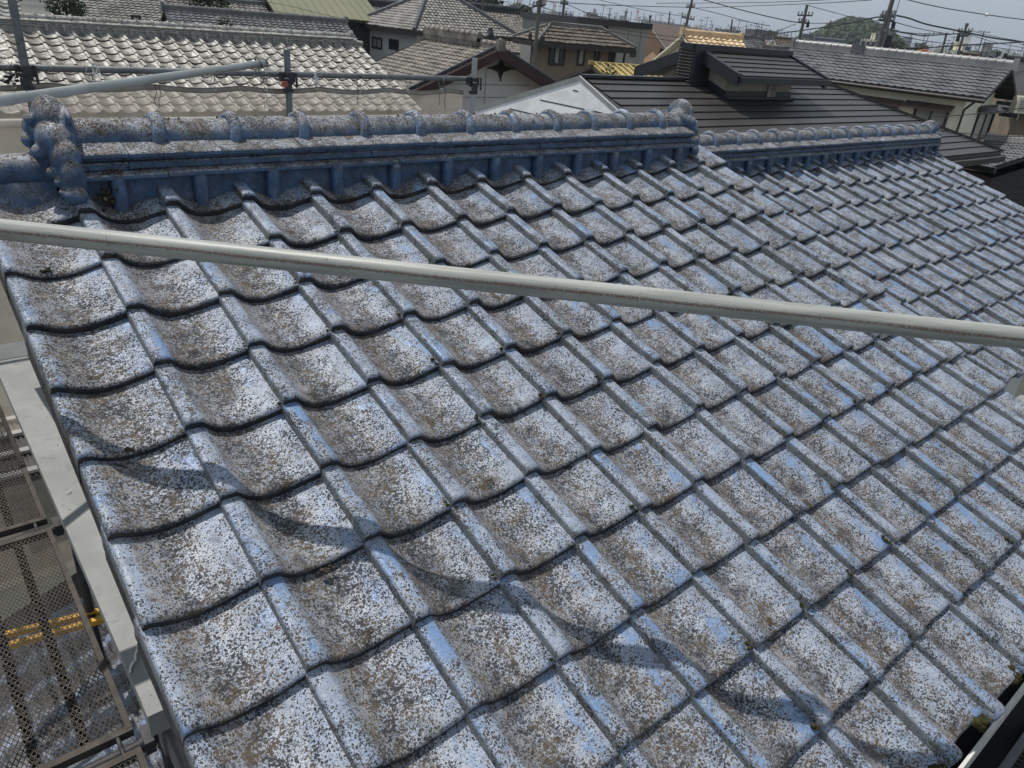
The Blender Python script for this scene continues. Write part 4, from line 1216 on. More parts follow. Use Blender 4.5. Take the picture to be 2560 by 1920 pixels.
# the columns beyond the left of the picture, joined
mb = MB()
src = ts[0]
for r_ in range(0, 11):
    for n_ in range(-20, -2):
        mt = smat(n_, r_)
        mb.add([mt @ v.co for v in src.vertices], [tuple(p.vertices) for p in src.polygons], 0, True)
mb.build('roof_tiles', M['silver'], srf, kind='stuff')
ridge(sh, 'ridge', -3.0, 8.28, SYF + .125, SZ0 + .03, SX0 + .03, SX0 + .16, SZ0 + .165, mat=M['silver_ridge'], k=1.05)
blobs('ridge_end_ornament', [(V3((8.30, SYF + .125, SZ0 + .20)), (.04, .09, .10), (0, 0, 0)), (V3((8.33, SYF + .05, SZ0 + .08)), (.05, .10, .08), (0, 0, 0)), (V3((8.42, SYF + .10, SZ0 + .06)), (.10, .06, .05), (0, 0, 0))], M['silver_ridge'], sh, voxel=.014)
mb = MB(); mb.tube([(8.2, SYF + .1, SZ0 + .055), (8.55, SYF + .1, SZ0 + .05)], .05, 12); mb.build('end_cap_roll', M['silver_ridge'], sh)
mb = MB(); e = V3((0, SYF, SZ0)) + DWN * 2.72 - NRM * .12
mb.tube([(-3, e.y - .04, e.z), (8.45, e.y - .04, e.z)], .05, 12); mb.build('gutter', M['gutter'], sh)
mb = MB(); mb.box((2.6, SYF + .15, 2.1), (5.5, 0, 0), (0, 2.05, 0), (0, 0, 3.05)); mb.build('wall', M['cream'], sh)
# its higher wing at the top left corner
A, B = at(-60, -60, d=19), at(20, -52, d=19)
B.z = A.z
r_ = bg_house('dark_ridged_house', 'dark house roof peeping out at the top left corner behind the first post', at(-80, -30, d=24), at(45, -5, d=24) , .40, 3.4, ends=('gable', 'gable'), roofm='bright_tile', wallm='dark_wall', tile=(.265, .235, .02, .03, 6), ridgem='dark_tile')

# ------------------------------------------------------------------ black metal roof with its raised vent
GK = dict(t=.35)
R1 = at(1454, 194, d=13); R2 = at(2076, 213, z=R1.z); R2.y = R1.y
tB = .35
bh = thing('black_metal_roof_house', (14, 6.6, GZ), 'large matt black ribbed metal roof with silver gable end and a raised dormer', 'house')
zE = lambda w_: R1.z - w_ * tB
wfB = 2.95
mb = MB()
A, B = R1.copy(), R2.copy()
fL, fR = A + V3((-wfB * tB * .42, -wfB, -wfB * tB)), B + V3((wfB, -wfB, -wfB * tB))
wbB = 4.6
bL, bR = A + V3((-wbB * tB * .42, wbB, -wbB * tB)), B + V3((wfB, wbB, -wbB * tB))
mb.add([A, B, fR, fL, bR, bL], [(0, 3, 2, 1), (0, 1, 4, 5), (1, 2, 4)])
dz = UP * -.14
mb.add([p + dz for p in (A, B, fR, fL, bR, bL)], [(1, 2, 3, 0), (5, 4, 1, 0), (4, 2, 1)], 1)
mb.quad(fL, fR, fR + dz, fL + dz, 1); mb.quad(fR, bR, bR + dz, fR + dz, 1)
brf = mb.build('roof', [M['black_metal'], M['black_fascia']], bh)
# panel courses, each with its raised lower lip
nrow = 13
nB = V3((0, -tB, 1)).normalized(); nB.y = -abs(nB.y)
sl = V3((0, -1, -tB)).normalized(); slope_len = wfB * math.sqrt(1 + tB * tB)
for r_ in range(nrow):
    a0, a1 = r_ / nrow, (r_ + 1) / nrow
    y0_, y1_ = -wfB * a0, -wfB * a1
    xr0, xr1 = B.x + wfB * a0, B.x + wfB * a1
    x = A.x + .02
    off = (r_ * 1.37) % 2.7
    cuts = [A.x + .03]
    xx = A.x + .03 + 1.1 + off
    while xx < xr1 - .3: cuts.append(xx); xx += 3.0
    cuts.append(None)
    for c0_, c1_ in zip(cuts, cuts[1:]):
        l0 = c0_ + .002; r0_ = (c1_ - .002) if c1_ else xr0 - .05; r1_ = (c1_ - .002) if c1_ else xr1 - .05
        P = lambda x_, y_, h_: V3((x_, A.y + y_, A.z + y_ * tB)) + nB * h_
        mb = MB()
        ye = y1_ + .012
        mb.quad(P(l0, y0_, .006), P(r0_, y0_, .006), P(r1_, ye, .024), P(l0, ye, .024))
        mb.quad(P(l0, ye, .024), P(r1_, ye, .024), P(r1_, ye + .004, .0), P(l0, ye + .004, .0), 1)
        mb.build('roof_panel', [M['black_metal'], M['seam']], brf)
    mb = MB(); mb.box(P((A.x + xr1) / 2, y1_ + .004, .004), ((xr1 - A.x) / 2 - .03, 0, 0), (0, .011, 0), (0, 0, .004)); mb.build('seam', M['seam'], brf)
for a, b, r, m_ in ((A, B, .05, 'black_fascia'), (B, fR, .045, 'black_metal'), (B, bR, .045, 'black_metal')):
    mb = MB(); d = b - a; u = d.normalized(); s_ = u.cross(UP).normalized(); uu = s_.cross(u)
    mb.box((a + b) / 2 + uu * .03, d / 2, s_ * .075, uu * .022); mb.build('ridge_cap', M[m_], brf)
mb = MB(); mb.box((fL + fR) / 2 + V3((0, -.06, -.14)), ((fR.x - fL.x) / 2, 0, 0), (0, .07, 0), (0, 0, .06)); mb.build('gutter', M['dark_wall'], bh)
mb = MB(); mb.box((fR + bR) / 2 + V3((.06, 0, -.14)), (.07, 0, 0), (0, (bR.y - fR.y) / 2, 0), (0, 0, .06)); mb.build('gutter', M['dark_wall'], bh)
# silver gable end: sheet cladding with seams and broad flashing
gp = V3((A.x - .012, A.y, A.z))
mb = MB(); gb = 2.2
LE = .42
mb.poly([gp + V3((-wbB * tB * LE, wbB, -wbB * tB)), gp + V3((0, 0, 0)), gp + V3((-wfB * tB * LE, -wfB, -wfB * tB)), gp + V3((-gb * LE, -wfB, -gb)), gp + V3((-gb * LE, wbB, -gb))])
mb.build('gable_sheet', M['silver_metal'], bh)
for e_, w_ in ((1, wbB), (-1, wfB)):
    mb = MB(); a = gp + V3((-.02, 0, .03)); b = gp + V3((-.02 - w_ * tB * LE, e_ * w_, -w_ * tB + .03)); d = b - a; u = d.normalized(); dn_ = u.cross(V3((1, 0, LE))).normalized(); dn_ = dn_ if dn_.z < 0 else -dn_
    mb.hexa([a, b, b + dn_ * .15, a + dn_ * .15] + [p + V3((-.03, 0, 0)) for p in (a, b, b + dn_ * .15, a + dn_ * .15)])
    mb.build('gable_flashing', M['silver_metal'], bh)
    mb = MB(); a2, b2 = a + dn_ * .165 + V3((-.012, 0, 0)), b + dn_ * .165 + V3((-.012, 0, 0)); mb.tube([a2, b2], .008, 6); mb.build('flashing_line', M['seam'], bh)
for q_ in range(8):
    z_ = -.20 - q_ * .235
    ya_ = max(-wfB, (z_ + .18) / tB) if z_ > -wfB * tB else -wfB
    yb_ = min(wbB, -(z_ + .18) / tB)
    mb = MB(); mb.tube([gp + V3((-.004 + z_ * LE, ya_ if z_ + .17 < 0 else 0, z_)), gp + V3((-.004 + z_ * LE, yb_, z_))], .009, 6); mb.build('seam', M['seam'], bh)
mb = MB(); mb.box((14.0, 7.4, 1.9), (4.9, 0, 0), (0, 3.3, 0), (0, 0, 2.85)); mb.build('wall', M['stucco'], bh)
# the raised vent
yD = R1.y
D1 = at(1742, 121, Y=yD); D2 = at(1966, 138, Y=yD); D2.z = D1.z
tD = .30
def onx(px_, py_, X): return at(px_, py_, X=X)
fe = at(1853, 192, X=D1.x + .05); wD = max(.8, yD - fe.y); tD = (D1.z - fe.z) / wD
be = at(1598, 146, X=D1.x + .05); wDb = min(2.2, max(.8, be.y - yD))
print('dormer', D1, D2, wD, tD, wDb)
mb = MB()
tv = [D1, D2, D2 + V3((0, -wD, -wD * tD)), D1 + V3((0, -wD, -wD * tD)), D2 + V3((0, wDb, -wDb * tD)), D1 + V3((0, wDb, -wDb * tD))]
mb.add(tv, [(0, 3, 2, 1), (0, 1, 4, 5)]); dz = UP * -.10
bv = [p + dz for p in tv]
mb.add(bv, [(1, 2, 3, 0), (5, 4, 1, 0)], 1)
for i, j in ((3, 2), (2, 1), (1, 4), (4, 5), (5, 0), (0, 3)): mb.quad(tv[i], tv[j], bv[j], bv[i], 1)
drf = mb.build('dormer_roof', [M['black_metal'], M['black_fascia']], bh)
nD = V3((0, -tD, 1)).normalized()
for r_ in range(6):
    y0_, y1_ = -wD * r_ / 6, -wD * (r_ + 1) / 6
    P = lambda x_, y_, h_: V3((x_, D1.y + y_, D1.z + y_ * tD)) + nD * h_
    mb = MB(); mb.quad(P(D1.x + .12, y0_, .006), P(D2.x - .1, y0_, .006), P(D2.x - .1, y1_ + .01, .022), P(D1.x + .12, y1_ + .01, .022)); mb.quad(P(D1.x + .12, y1_ + .01, .022), P(D2.x - .1, y1_ + .01, .022), P(D2.x - .1, y1_ + .014, 0), P(D1.x + .12, y1_ + .014, 0), 1)
    mb.build('roof_panel', [M['black_metal'], M['seam']], drf)
for e_, w_ in ((1, wDb), (-1, wD)):
    for xx in (D1.x, D2.x):
        a = V3((xx, D1.y, D1.z + .03)); b = V3((xx, D1.y + e_ * w_, D1.z - w_ * tD + .03)); d = b - a
        mb = MB(); mb.box((a + b) / 2 + V3((0, 0, -.085)), d / 2, (.045, 0, 0), (0, 0, .105)); mb.build('bargeboard', M['black_fascia'], drf)
mb = MB(); mb.box((D1 + D2) / 2 + UP * .03 - V3((.12, 0, 0)), ((D2.x - D1.x) / 2 + .15, 0, 0), (0, .13, 0), (0, 0, .05)); mb.build('ridge_cap', M['black_fascia'], drf)
mb = MB(); mb.box(V3(((D1.x + D2.x) / 2, D1.y - wD - .05, D1.z - wD * tD - .05)), ((D2.x - D1.x) / 2, 0, 0), (0, .05, 0), (0, 0, .05)); mb.build('gutter', M['black_fascia'], drf)
wx0, wx1 = D1.x + .25, D2.x - .55; wy0, wy1 = yD - wD + .42, yD + wDb - .5
mb = MB(); zb = R1.z - 1.0
mb.poly([V3((wx0, wy0, zb)), V3((wx0, wy0, D1.z - (yD - wy0) * tD - .1)), V3((wx0, yD, D1.z - .1)), V3((wx0, wy1, D1.z - (wy1 - yD) * tD - .2)), V3((wx0, wy1, zb))])
mb.quad((wx0, wy0, zb), (wx1, wy0, zb), (wx1, wy0, D1.z - (yD - wy0) * tD - .1), (wx0, wy0, D1.z - (yD - wy0) * tD - .1))
mb.quad((wx1, wy0, zb), (wx1, wy1, zb), (wx1, wy1, D1.z - .8), (wx1, wy0, D1.z - .8))
mb.build('dormer_wall', M['stucco'], bh)
# black flashing at its foot
mb = MB()
for (xa_, ya_), (xb_, yb_) in (((wx0 - .015, wy0 - .02), (wx1 + .02, wy0 - .02)), ((wx0 - .02, yD), (wx0 - .02, wy0 - .02)), ((wx0 - .02, wy1), (wx0 - .02, yD))):
    za_, zb_ = R1.z - abs(ya_ - yD) * tB, R1.z - abs(yb_ - yD) * tB
    a, b = V3((xa_, ya_, za_)), V3((xb_, yb_, zb_)); d = b - a; s_ = V3((d.y, -d.x, 0)).normalized()
    mb.box((a + b) / 2 + UP * .05, d / 2, s_ * .012, UP * .075)
    mb.box((a + b) / 2 + UP * .012 + s_ * .0, d / 2 * 1.03, s_ * .10, UP * .016)
mb.build('flashing', M['black_fascia'], bh)
# louvred box under the gable peak and the small vent on the front wall
lx = D1.x - .06
mb = MB(); mb.box((lx + .06, yD, D1.z - .26), (.24, 0, 0), (0, .20, 0), (0, 0, .33)); lv = mb.build('louvre_box', M['black_fascia'], drf)
for q_ in range(11):
    mb = MB(); mb.box((lx - .19, yD, D1.z - .02 - q_ * .052), (.012, 0, .008), (0, .16, 0), (-.006, 0, .010)); mb.build('louvre_slat', M['black_metal'], lv)
vc = at(1928, 225, Y=wy0 - .03)
mb = MB(); mb.box(vc, (.13, 0, 0), (0, .03, 0), (0, 0, .16)); vb = mb.build('wall_vent', M['stucco'], bh)
for q_ in range(9):
    mb = MB(); mb.box(vc + V3((.03, -.034, -.12 + q_ * .03)), (.075, 0, 0), (0, .006, 0), (0, 0, .006)); mb.build('vent_slat', M['black_fascia'], vb)

# ------------------------------------------------------------------ cream house with the long grey tiled roof
def along(A, az, x_px, z=None):
    """walk from A in azimuth az (degrees from +X) until the picture column x_px"""
    u = V3((math.cos(RAD(az)), math.sin(RAD(az)), 0))
    best = None; s_ = 0
    for k_ in range(1, 4000):
        s_ = k_ * .02
        p = A + u * s_ - CAM
        q_ = RW.transposed() @ p
        if q_.z < .2: continue
        X = 1280 + F * q_.x / q_.z
        e = abs(X - x_px)
        if best is None or e < best[0]: best = (e, s_)
    return A + u * best[1]
Bc = at(2534, 170, d=34); Ac = along(Bc, 97, 1985)
u_ = (Bc - Ac).normalized()
def fit_t(A, B, target, wguess):
    """front slope through an eave pixel: returns horizontal width at pitch .4 so that the eave passes the pixel"""
    u = (B - A).normalized(); n = u.cross(UP).normalized()
    if n.dot(CAM - A) < 0: n = -n
    best = None
    for i in range(5, 160):
        w_ = i * .08
        for s_ in (0,):
            p = B + n * w_ - UP * w_ * wguess - CAM
            q_ = RW.transposed() @ p; x_, y_ = 1280 + F * q_.x / q_.z, 960 + F * q_.y / q_.z
            e = math.hypot(x_ - target[0], y_ - target[1])
            if best is None or e < best[0]: best = (e, w_, (x_, y_))
    return best
print('cream', Ac, Bc, fit_t(Ac, Bc, (2448, 251), .42))
wc = fit_t(Ac, Bc, (2448, 251), .42)[1] * .86
H = bg_house('cream_walled_house', 'cream walled house with long grey tiled roof and flat awnings, right of the black roof', Ac, Bc, .42, wc, ends=('gable', 'gable'), roofm='dark_tile', wallm='cream', tile=(.29, .25, .016, .026, 6), ridge_r=.12, ridgem='bright_tile', over=.45, gable_over=.7)
mb = MB(); bb = H['A'] + H['u'] * H['L'] * .33
mb.box(bb + UP * .12, H['u'] * .25, H['n'] * .2, UP * .16); mb.build('ridge_break', M['dark_tile'], H['roof'])
def wall_pt(H, px_, py_, side='front'):
    """where the ray of a pixel meets a wall plane of house H"""
    if side == 'front': P0 = H['pt'](H['sL'], H['df'], 0); nn = H['n']
    elif side == 'right': P0 = H['pt'](H['sR'], 0, 0); nn = H['u']
    else: P0 = H['pt'](H['sL'], 0, 0); nn = H['u']
    r = ray(px_, py_); k_ = (P0 - CAM).dot(nn) / r.dot(nn)
    return CAM + r * k_
def px_window(H, x0, y0, x1, y1, side='front', **k):
    """window from its pixel box"""
    u = H['u'] if side == 'front' else H['n']
    c = wall_pt(H, (x0 + x1) / 2, (y0 + y1) / 2, side)
    a = wall_pt(H, x0, (y0 + y1) / 2, side); b = wall_pt(H, x1, (y0 + y1) / 2, side)
    t_ = wall_pt(H, (x0 + x1) / 2, y0, side); bt = wall_pt(H, (x0 + x1) / 2, y1, side)
    return window(H['h'], c, u, (b - a).length, (t_ - bt).length * .98, **k)
def px_slab(H, pts, side, out, th, mat, name):
    """awning: slab sticking out of the wall between two pixel points"""
    u = H['u'] if side == 'front' else H['n']; nn = H['n'] if side == 'front' else H['u']
    if nn.dot(CAM - H['pt'](0, 0, 5)) < 0: nn = -nn
    a, b = wall_pt(H, *pts[0], side), wall_pt(H, *pts[1], side); z_ = (a.z + b.z) / 2; b = a + u * (b - a).dot(u)
    mb = MB(); mb.hexa([a - UP * th, b - UP * th, b + nn * out - UP * (th + .18), a + nn * out - UP * (th + .18), a, b, b + nn * out - UP * .18, a + nn * out - UP * .18])
    return mb.build(name, M[mat], H['h'])
px_window(H, 2200, 258, 2238, 300, deep=.07, mat='curtain', mat2='glass')
px_window(H, 2284, 262, 2366, 325, deep=.07, mat='curtain', mat2='curtain')
px_slab(H, ((2148, 236), (2262, 252)), 'front', .38, .05, 'brown_metal', 'awning')
px_slab(H, ((2268, 249), (2388, 265)), 'front', .38, .05, 'brown_metal', 'awning')
px_window(H, 2438, 284, 2476, 330, side='right', deep=.07, mat='glass', mat2='curtain')
px_slab(H, ((2445, 268), (2512, 276)), 'right', .35, .04, 'black_metal', 'awning')
a = wall_pt(H, 2420, 252); b = wall_pt(H, 2404, 330)
mb = MB(); mb.tube([H['fR'] - H['u'] * .3 - UP * .15, a + H['n'] * .1 - UP * .3, V3((a.x, a.y, b.z)) + H['n'] * .1, V3((a.x, a.y, GZ)) + H['n'] * .1], .04, 8); mb.build('down_pipe', M['frame'], H['h'])
mb = MB(); e0, e1 = H['fL'] - UP * .12 + H['n'] * .08, H['fR'] - UP * .12 + H['n'] * .08; mb.tube([e0, e1], .07, 8); mb.build('gutter', M['frame'], H['h'])
for q_ in range(7):   # rafters under the far gable overhang
    mb = MB(); w_ = -.5 - q_ * .55; P = H['pt'](H['sR'], w_); mb.box(P + H['u'] * .35 - UP * .02, H['u'] * .36, H['n'] * .05, UP * .07); mb.build('rafter', M['black'], H['roof'])

# ------------------------------------------------------------------ grey weathered roof with white star-vented gable
Cg = at(1251, 122, d=26); Dg = V3((Cg.x, Cg.y + 9, Cg.z)); 
for k_ in range(10, 400):
    q_ = RW.transposed() @ (V3((Cg.x, Cg.y + k_ * .05, Cg.z)) - CAM)
    if 1280 + F * q_.x / q_.z < 1071: break
Dg = V3((Cg.x, Cg.y + k_ * .05, Cg.z)); print('g', Cg, Dg, k_ * .05)
# eave on the left: through pixel (1116,191)
e = at(1085, 186, Y=Cg.y); wg = Cg.x - e.x; tg = (Cg.z - e.z) / wg; print('g slope', wg, tg)
e2 = at(1411, 198, Y=Cg.y); print('right', e2.x - Cg.x, (Cg.z - e2.z) / (e2.x - Cg.x))
gh = bg_house('star_vented_house', 'house with mottled old grey tiles and a white gable bearing a dark star-shaped vent', Cg, Dg, .40, 4.2, wb=5.4, ends=('gable', 'gable'), roofm='old_tile', wallm='white_siding', tile=(.265, .235, .022, .03, 4), ridge_r=.10, bargem='maroon', over=.5, gable_over=.7)
fac = gh['pt'](gh['sL'], 0, 0)
Yw = fac.y
for q_ in range(9):
    z_ = Cg.z - 1.15 - q_ * .40
    w1 = min(3.9, (Cg.z - .3 - z_) / .40 - .2)
    mb = MB(); mb.box((Cg.x + .1, Yw - .012, z_), (w1, 0, 0), (0, .008, 0), (0, 0, .010)); mb.build('siding_joint', M['grey_wall'], gh['h'])
for xx in (0.02,):
    mb = MB(); mb.box((Cg.x + xx, Yw - .012, Cg.z - 2.6), (.008, 0, 0), (0, .008, 0), (0, 0, 1.9)); mb.build('siding_joint', M['grey_wall'], gh['h'])
for s_ in (1, -1):
    a = V3((Cg.x, Cg.y - .02, Cg.z - .14)); w_ = 5.6 if s_ > 0 else 4.4
    b = V3((Cg.x + s_ * w_, Cg.y - .02, Cg.z - .14 - w_ * .40)); d = b - a
    mb = MB(); mb.box((a + b) / 2, d / 2, (0, .04, 0), (0, 0, .15)); mb.build('bargeboard', M['maroon'], gh['roof'])
    mb = MB(); a2 = a + V3((0, .12, .17)); b2 = b + V3((0, .12, .17)); ridge_line(mb, a2, b2, .05, bump=.3); mb.build('verge_ridge', M['black_fascia'], gh['roof'])
sv = at(1252, 171, Y=Yw - .03)
mb = MB(); pts = []
for q_ in range(8):
    an = math.pi * q_ / 4; r_ = (.52 if q_ % 4 == 0 else .34) if q_ % 2 == 0 else .16
    pts.append(sv + V3((r_ * math.cos(an), 0, r_ * math.sin(an))))
mb.prism(pts, (0, -.03, 0)); st = mb.build('star_vent', M['coupler'], gh['h'])
mb = MB(); mb.box(sv + V3((0, -.045, 0)), (.58, 0, 0), (0, .012, 0), (0, 0, .02)); mb.box(sv + V3((0, -.045, 0)), (.02, 0, 0), (0, .0125, 0), (0, 0, .40)); mb.build('vent_cross', M['black'], st)
for c in ((1225, 88), (1250, 118)):
    cc = at(*c, Y=Cg.y + (2.2 if c[0] == 1225 else .1))
    its = [(cc, (.14, .16, .18), (0, 0, 0)), (cc + V3((-.16, 0, -.1)), (.13, .13, .13), (0, 0, 0)), (cc + V3((.16, 0, -.12)), (.13, .13, .13), (0, 0, 0)), (cc + V3((0, 0, .18)), (.08, .10, .10), (0, 0, 0))]
    blobs('ridge_end_ornament', its, M['black_fascia'], gh['roof'], voxel=.03, rough=.006)
# higher ridge block towards the back
mb = MB(); a, b = V3((Cg.x - .1, Cg.y + 1.0, Cg.z + .20)), V3((Cg.x - .1, Dg.y, Cg.z + .20)); ridge_line(mb, a, b, .11, bump=.30); mb.box((a + b) / 2 - UP * .10, (b - a) / 2, (.11, 0, 0), (0, 0, .12)); mb.build('upper_ridge', M['old_tile'], gh['roof'])

# ------------------------------------------------------------------ hip roofed white house (left of centre)
def hip_from_corner(name, label, M_, Lp, Rp, d0, apexes, wallm, roofm, tile, wall_top_drop=.0, **k):
    pass
def corner_house(name, label, Mpx, d0, azR, xR, xL, zrise, roofm, wallm, tile, over=.6, ridge_r=.1, ridgem=None):
    """hipped house standing with a corner towards us; Mpx: pixel of the near eave corner, azR: direction of its right-hand eave"""
    Mc = at(*Mpx, d=d0); Rc = along(Mc, azR, xR); Lc = along(Mc, azR + 90, xL) if xL else None
    Bc_ = Rc + (Lc - Mc)
    a, b = (Rc - Mc), (Lc - Mc); la, lb = a.length, b.length; ua, ub = a.normalized(), b.normalized()
    h = thing(name, V3(((Mc + Bc_) / 2).xy.to_3d()) + UP * GZ, label, 'house')
    w_ = min(la, lb) / 2; rz = UP * zrise
    if la > lb: P1, P2 = Mc + ua * w_ + ub * w_ + rz, Rc - ua * w_ + ub * w_ + rz
    else: P1, P2 = Mc + ua * w_ + ub * w_ + rz, Lc + ua * w_ - ub * w_ + rz
    mb = MB()
    if la > lb: F_ = [[P1, Mc, Rc, P2], [P1, Lc, Mc], [P2, Rc, Bc_], [P1, P2, Bc_, Lc]]; near = [(P1, P2, Mc, Rc), (P1, P1, Lc, Mc)]; hips = [(P1, Mc), (P1, Lc), (P2, Rc), (P2, Bc_)]
    else: F_ = [[P1, Mc, Rc], [P1, P2, Lc, Mc], [P2, Bc_, Lc], [P1, Rc, Bc_, P2]]; near = [(P1, P1, Mc, Rc), (P2, P1, Lc, Mc)]; hips = [(P1, Mc), (P1, Rc), (P2, Lc), (P2, Bc_)]
    for f_ in F_: mb.poly([p - UP * .05 for p in f_])
    q4 = [Mc, Rc, Bc_, Lc]
    mb.poly([p - UP * .22 for p in q4][::-1], 1)
    for i in range(4): mb.quad(q4[i] - UP * .05, q4[(i + 1) % 4] - UP * .05, q4[(i + 1) % 4] - UP * .22, q4[i] - UP * .22, 1)
    rf = mb.build('roof', [M[roofm], M['frame']], h)
    for t_ in near: slope_sheet(*t_, *tile[:4], None, detail=tile[4]).build('roof_tiles', M[roofm], rf, kind='stuff')
    rm_ = M[ridgem or roofm]
    mb = MB(); ridge_line(mb, P1, P2, ridge_r, bump=.3); mb.build('ridge', rm_, rf)
    for a_, b_ in hips: mb = MB(); ridge_line(mb, a_, b_, ridge_r * .8, bump=.3); mb.build('hip_ridge', rm_, rf)
    c = (Mc + Bc_) / 2; mb = MB(); hz = (Mc.z - .2 - GZ) / 2
    mb.box(V3((c.x, c.y, GZ + hz)), ua * (la / 2 - over), ub * (lb / 2 - over), UP * hz); mb.build('wall', M[wallm], h)
    front0 = Mc + ua * over + ub * over
    H = dict(h=h, u=ua, n=-ub, sL=0, sR=0, df=0, L=la, roof=rf)
    H2 = dict(h=h, u=ub, n=-ua, sL=0, sR=0, df=0, L=lb, roof=rf)
    for H_ in (H, H2): H_['pt'] = (lambda s_, d_, z=None, f0=front0: V3((f0.x, f0.y, z if z is not None else f0.z)))
    return H, H2
T1 = (.265, .235, .020, .03, 4)
HF, HF2 = corner_house('white_hipped_house', 'white walled house with grey hipped roof behind the mottled old roof', (1035, 76), 42, 3, 1300, 886, 1.75, 'grey_tile', 'white_wall', T1, ridgem='dark_tile')
px_window(HF2, 932, 95, 955, 120, mull=1, mat='curtain'); px_window(HF2, 975, 100, 996, 122, mull=1, mat='glass')
# tan house with the brown hipped roof
HT, HT2 = corner_house('tan_hipped_house', 'tan walled house with dark brown hipped tile roof and four dark windows', (1345, 102), 33, -13, 1591, 1282, .62, 'brown_tile', 'tan', (.30, .26, .010, .035, 3), ridgem='grey_tile', ridge_r=.06)
px_window(HT, 1374, 117, 1410, 161, mull=2, mat='glass', mat2='curtain'); 
for a_, b_ in ((1445, 1460), (1487, 1497), (1524, 1535)): px_window(HT, a_, 121 + (a_ - 1445) * .06, b_, 162 - (0 if a_ < 1450 else 5), mull=0, mat='curtain' if a_ < 1450 else 'glass')
mb = MB(); a = wall_pt(HT, 1559, 130); mb.tube([V3((a.x, a.y, a.z)) + HT['n'] * .1, V3((a.x, a.y, GZ)) + HT['n'] * .1], .05, 8); mb.build('down_pipe', M['frame'], HT['h'])
# long dark-tiled house above the silver roof
A = at(408, 22, d=38); B = along(A, -8, 864); 
H = bg_house('long_grey_roofed_house', 'long low roof of fine dark grey tiles just behind the silver roof', A, B, .40, 3.6, roofm='dark_tile', wallm='dark_wall', tile=(.265, .25, .022, .035, 4), ridge_r=.10, ridgem='dark_tile', over=.5)
mb = MB(); g0 = H['pt'](H['sL'] + .02, 0); mb.poly([g0 - H['u'] * .05, g0 - H['u'] * .05 + H['n'] * 2.8 - UP * 1.15, g0 - H['u'] * .05 - H['n'] * 2.8 - UP * 1.15]); mb.build('gable_board', M['brown_metal'], H['h'])
clumpm = MB()
A = at(175, -28, d=44); B = along(A, -6, 660)
H = bg_house('grey_roofed_timber_house', 'grey tiled roof over a dark timber wall at the top edge of the picture', A, B, .42, 4.2, roofm='grey_tile', wallm='dark_wall', tile=(.265, .25, .024, .035, 4), ridgem='dark_tile', over=.9)
px_window(H, 330, 40, 350, 52, mull=0, mat='curtain')
A = at(640, -42, d=47); B = along(A, -6, 905)
H = bg_house('green_roofed_house', 'house with plain olive green sheet roof and dark gutter wall, behind the long grey roof', A, B, .42, 3.1, roofm='green_metal', wallm='dark_wall', tile=(.45, 3.2, .0, .0, 1), ridge_r=0, over=.6)
mb = MB()
for q_ in range(26): 
    a = H['A'] + H['u'] * (q_ * .46 + .2); b = a + H['n'] * 3.1 - UP * 3.1 * .42
    if q_ * .46 + .2 < H['L']: mb.tube([a + UP * .02, b + UP * .02], .015, 4)
mb.build('standing_seams', M['green_metal'], H['roof'], kind='stuff')
wl = thing('white_balcony_house', at(560, 20, d=46).xy.to_3d() + UP * GZ, 'pale house with balcony rails and antenna mast left of the green roof', 'house')
mb = MB(); c = at(590, 10, d=48); mb.box(V3((c.x, c.y, 2.8)), (2.6, 0, 0), (0, 1.5, 0), (0, 0, 3.8)); mb.build('wall', M['grey_wall'], wl)
for q_ in range(3):
    c = at(560 + q_ * 38, 8, d=46.2); mb = MB(); mb.box(c, (.35, 0, 0), (0, .06, 0), (0, 0, .55)); f_ = mb.build('window', M['frame'], wl); mb = MB(); mb.box(c - V3((0, .07, 0)), (.29, 0, 0), (0, .01, 0), (0, 0, .48)); mb.build('pane', M['glass'], f_)
for q_ in range(9):
    c = at(548 + q_ * 10, 24, d=45.6); mb = MB(); mb.box(c, (.02, 0, 0), (0, .02, 0), (0, 0, .35)); mb.build('baluster', M['bright_tile'], wl)
# far tile roofs behind
A = at(880, 8, d=62); B = along(A, -12, 1015)
bg_house('dark_ridged_tile_house', 'grey tile roof between the green roof and the hipped house, dark ridge', A, B, .42, 5, roofm='grey_tile', wallm='dark_wall', tile=(.265, .25, .024, .035, 4), ridgem='black_fascia', ridge_r=.2)
A = at(1150, 19, d=62); B = along(A, -22, 1300)
bg_house('pale_tile_house', 'pale brownish tile roof with thick dark ridge right behind the hipped house', A, B, .45, 5.5, roofm='old_tile', wallm='white_wall', tile=(.265, .25, .026, .035, 4), ridgem='black_fascia', ridge_r=.2)
# grey panel building, flat roofed, with recessed window
def block(name, label, px0, px1, d, depth, wallm, az, roofm='black_fascia', top=.15, cat='building'):
    A = at(*px0, d=d); B = along(A, az, px1); u = (B - A).normalized(); n = u.cross(UP).normalized(); n = n if n.dot(CAM - A) > 0 else -n
    h = thing(name, V3((A.x, A.y, GZ)), label, cat)
    c = (A + B) / 2 - n * depth / 2; mb = MB(); hz = (A.z - GZ) / 2
    mb.box(V3((c.x, c.y, GZ + hz - top / 2)), (B - A) / 2, n * depth / 2, UP * (hz - top / 2)); mb.build('wall', M[wallm], h)
    mb = MB(); mb.box(V3((c.x, c.y, A.z)), (B - A) / 2 + u * .15, n * (depth / 2 + .15), UP * top); mb.build('roof', M[roofm], h)
    return dict(h=h, u=u, n=n, sL=0, sR=0, df=0, L=(B - A).length, pt=lambda s_, d_, z=None: V3((A.x, A.y, 0 if z is None else z)))
H = block('grey_panel_building', 'plain grey panelled building with thin black roof edge and a recessed dark opening', (1449, 50), 1622, 44, 8, 'grey_wall', -18)
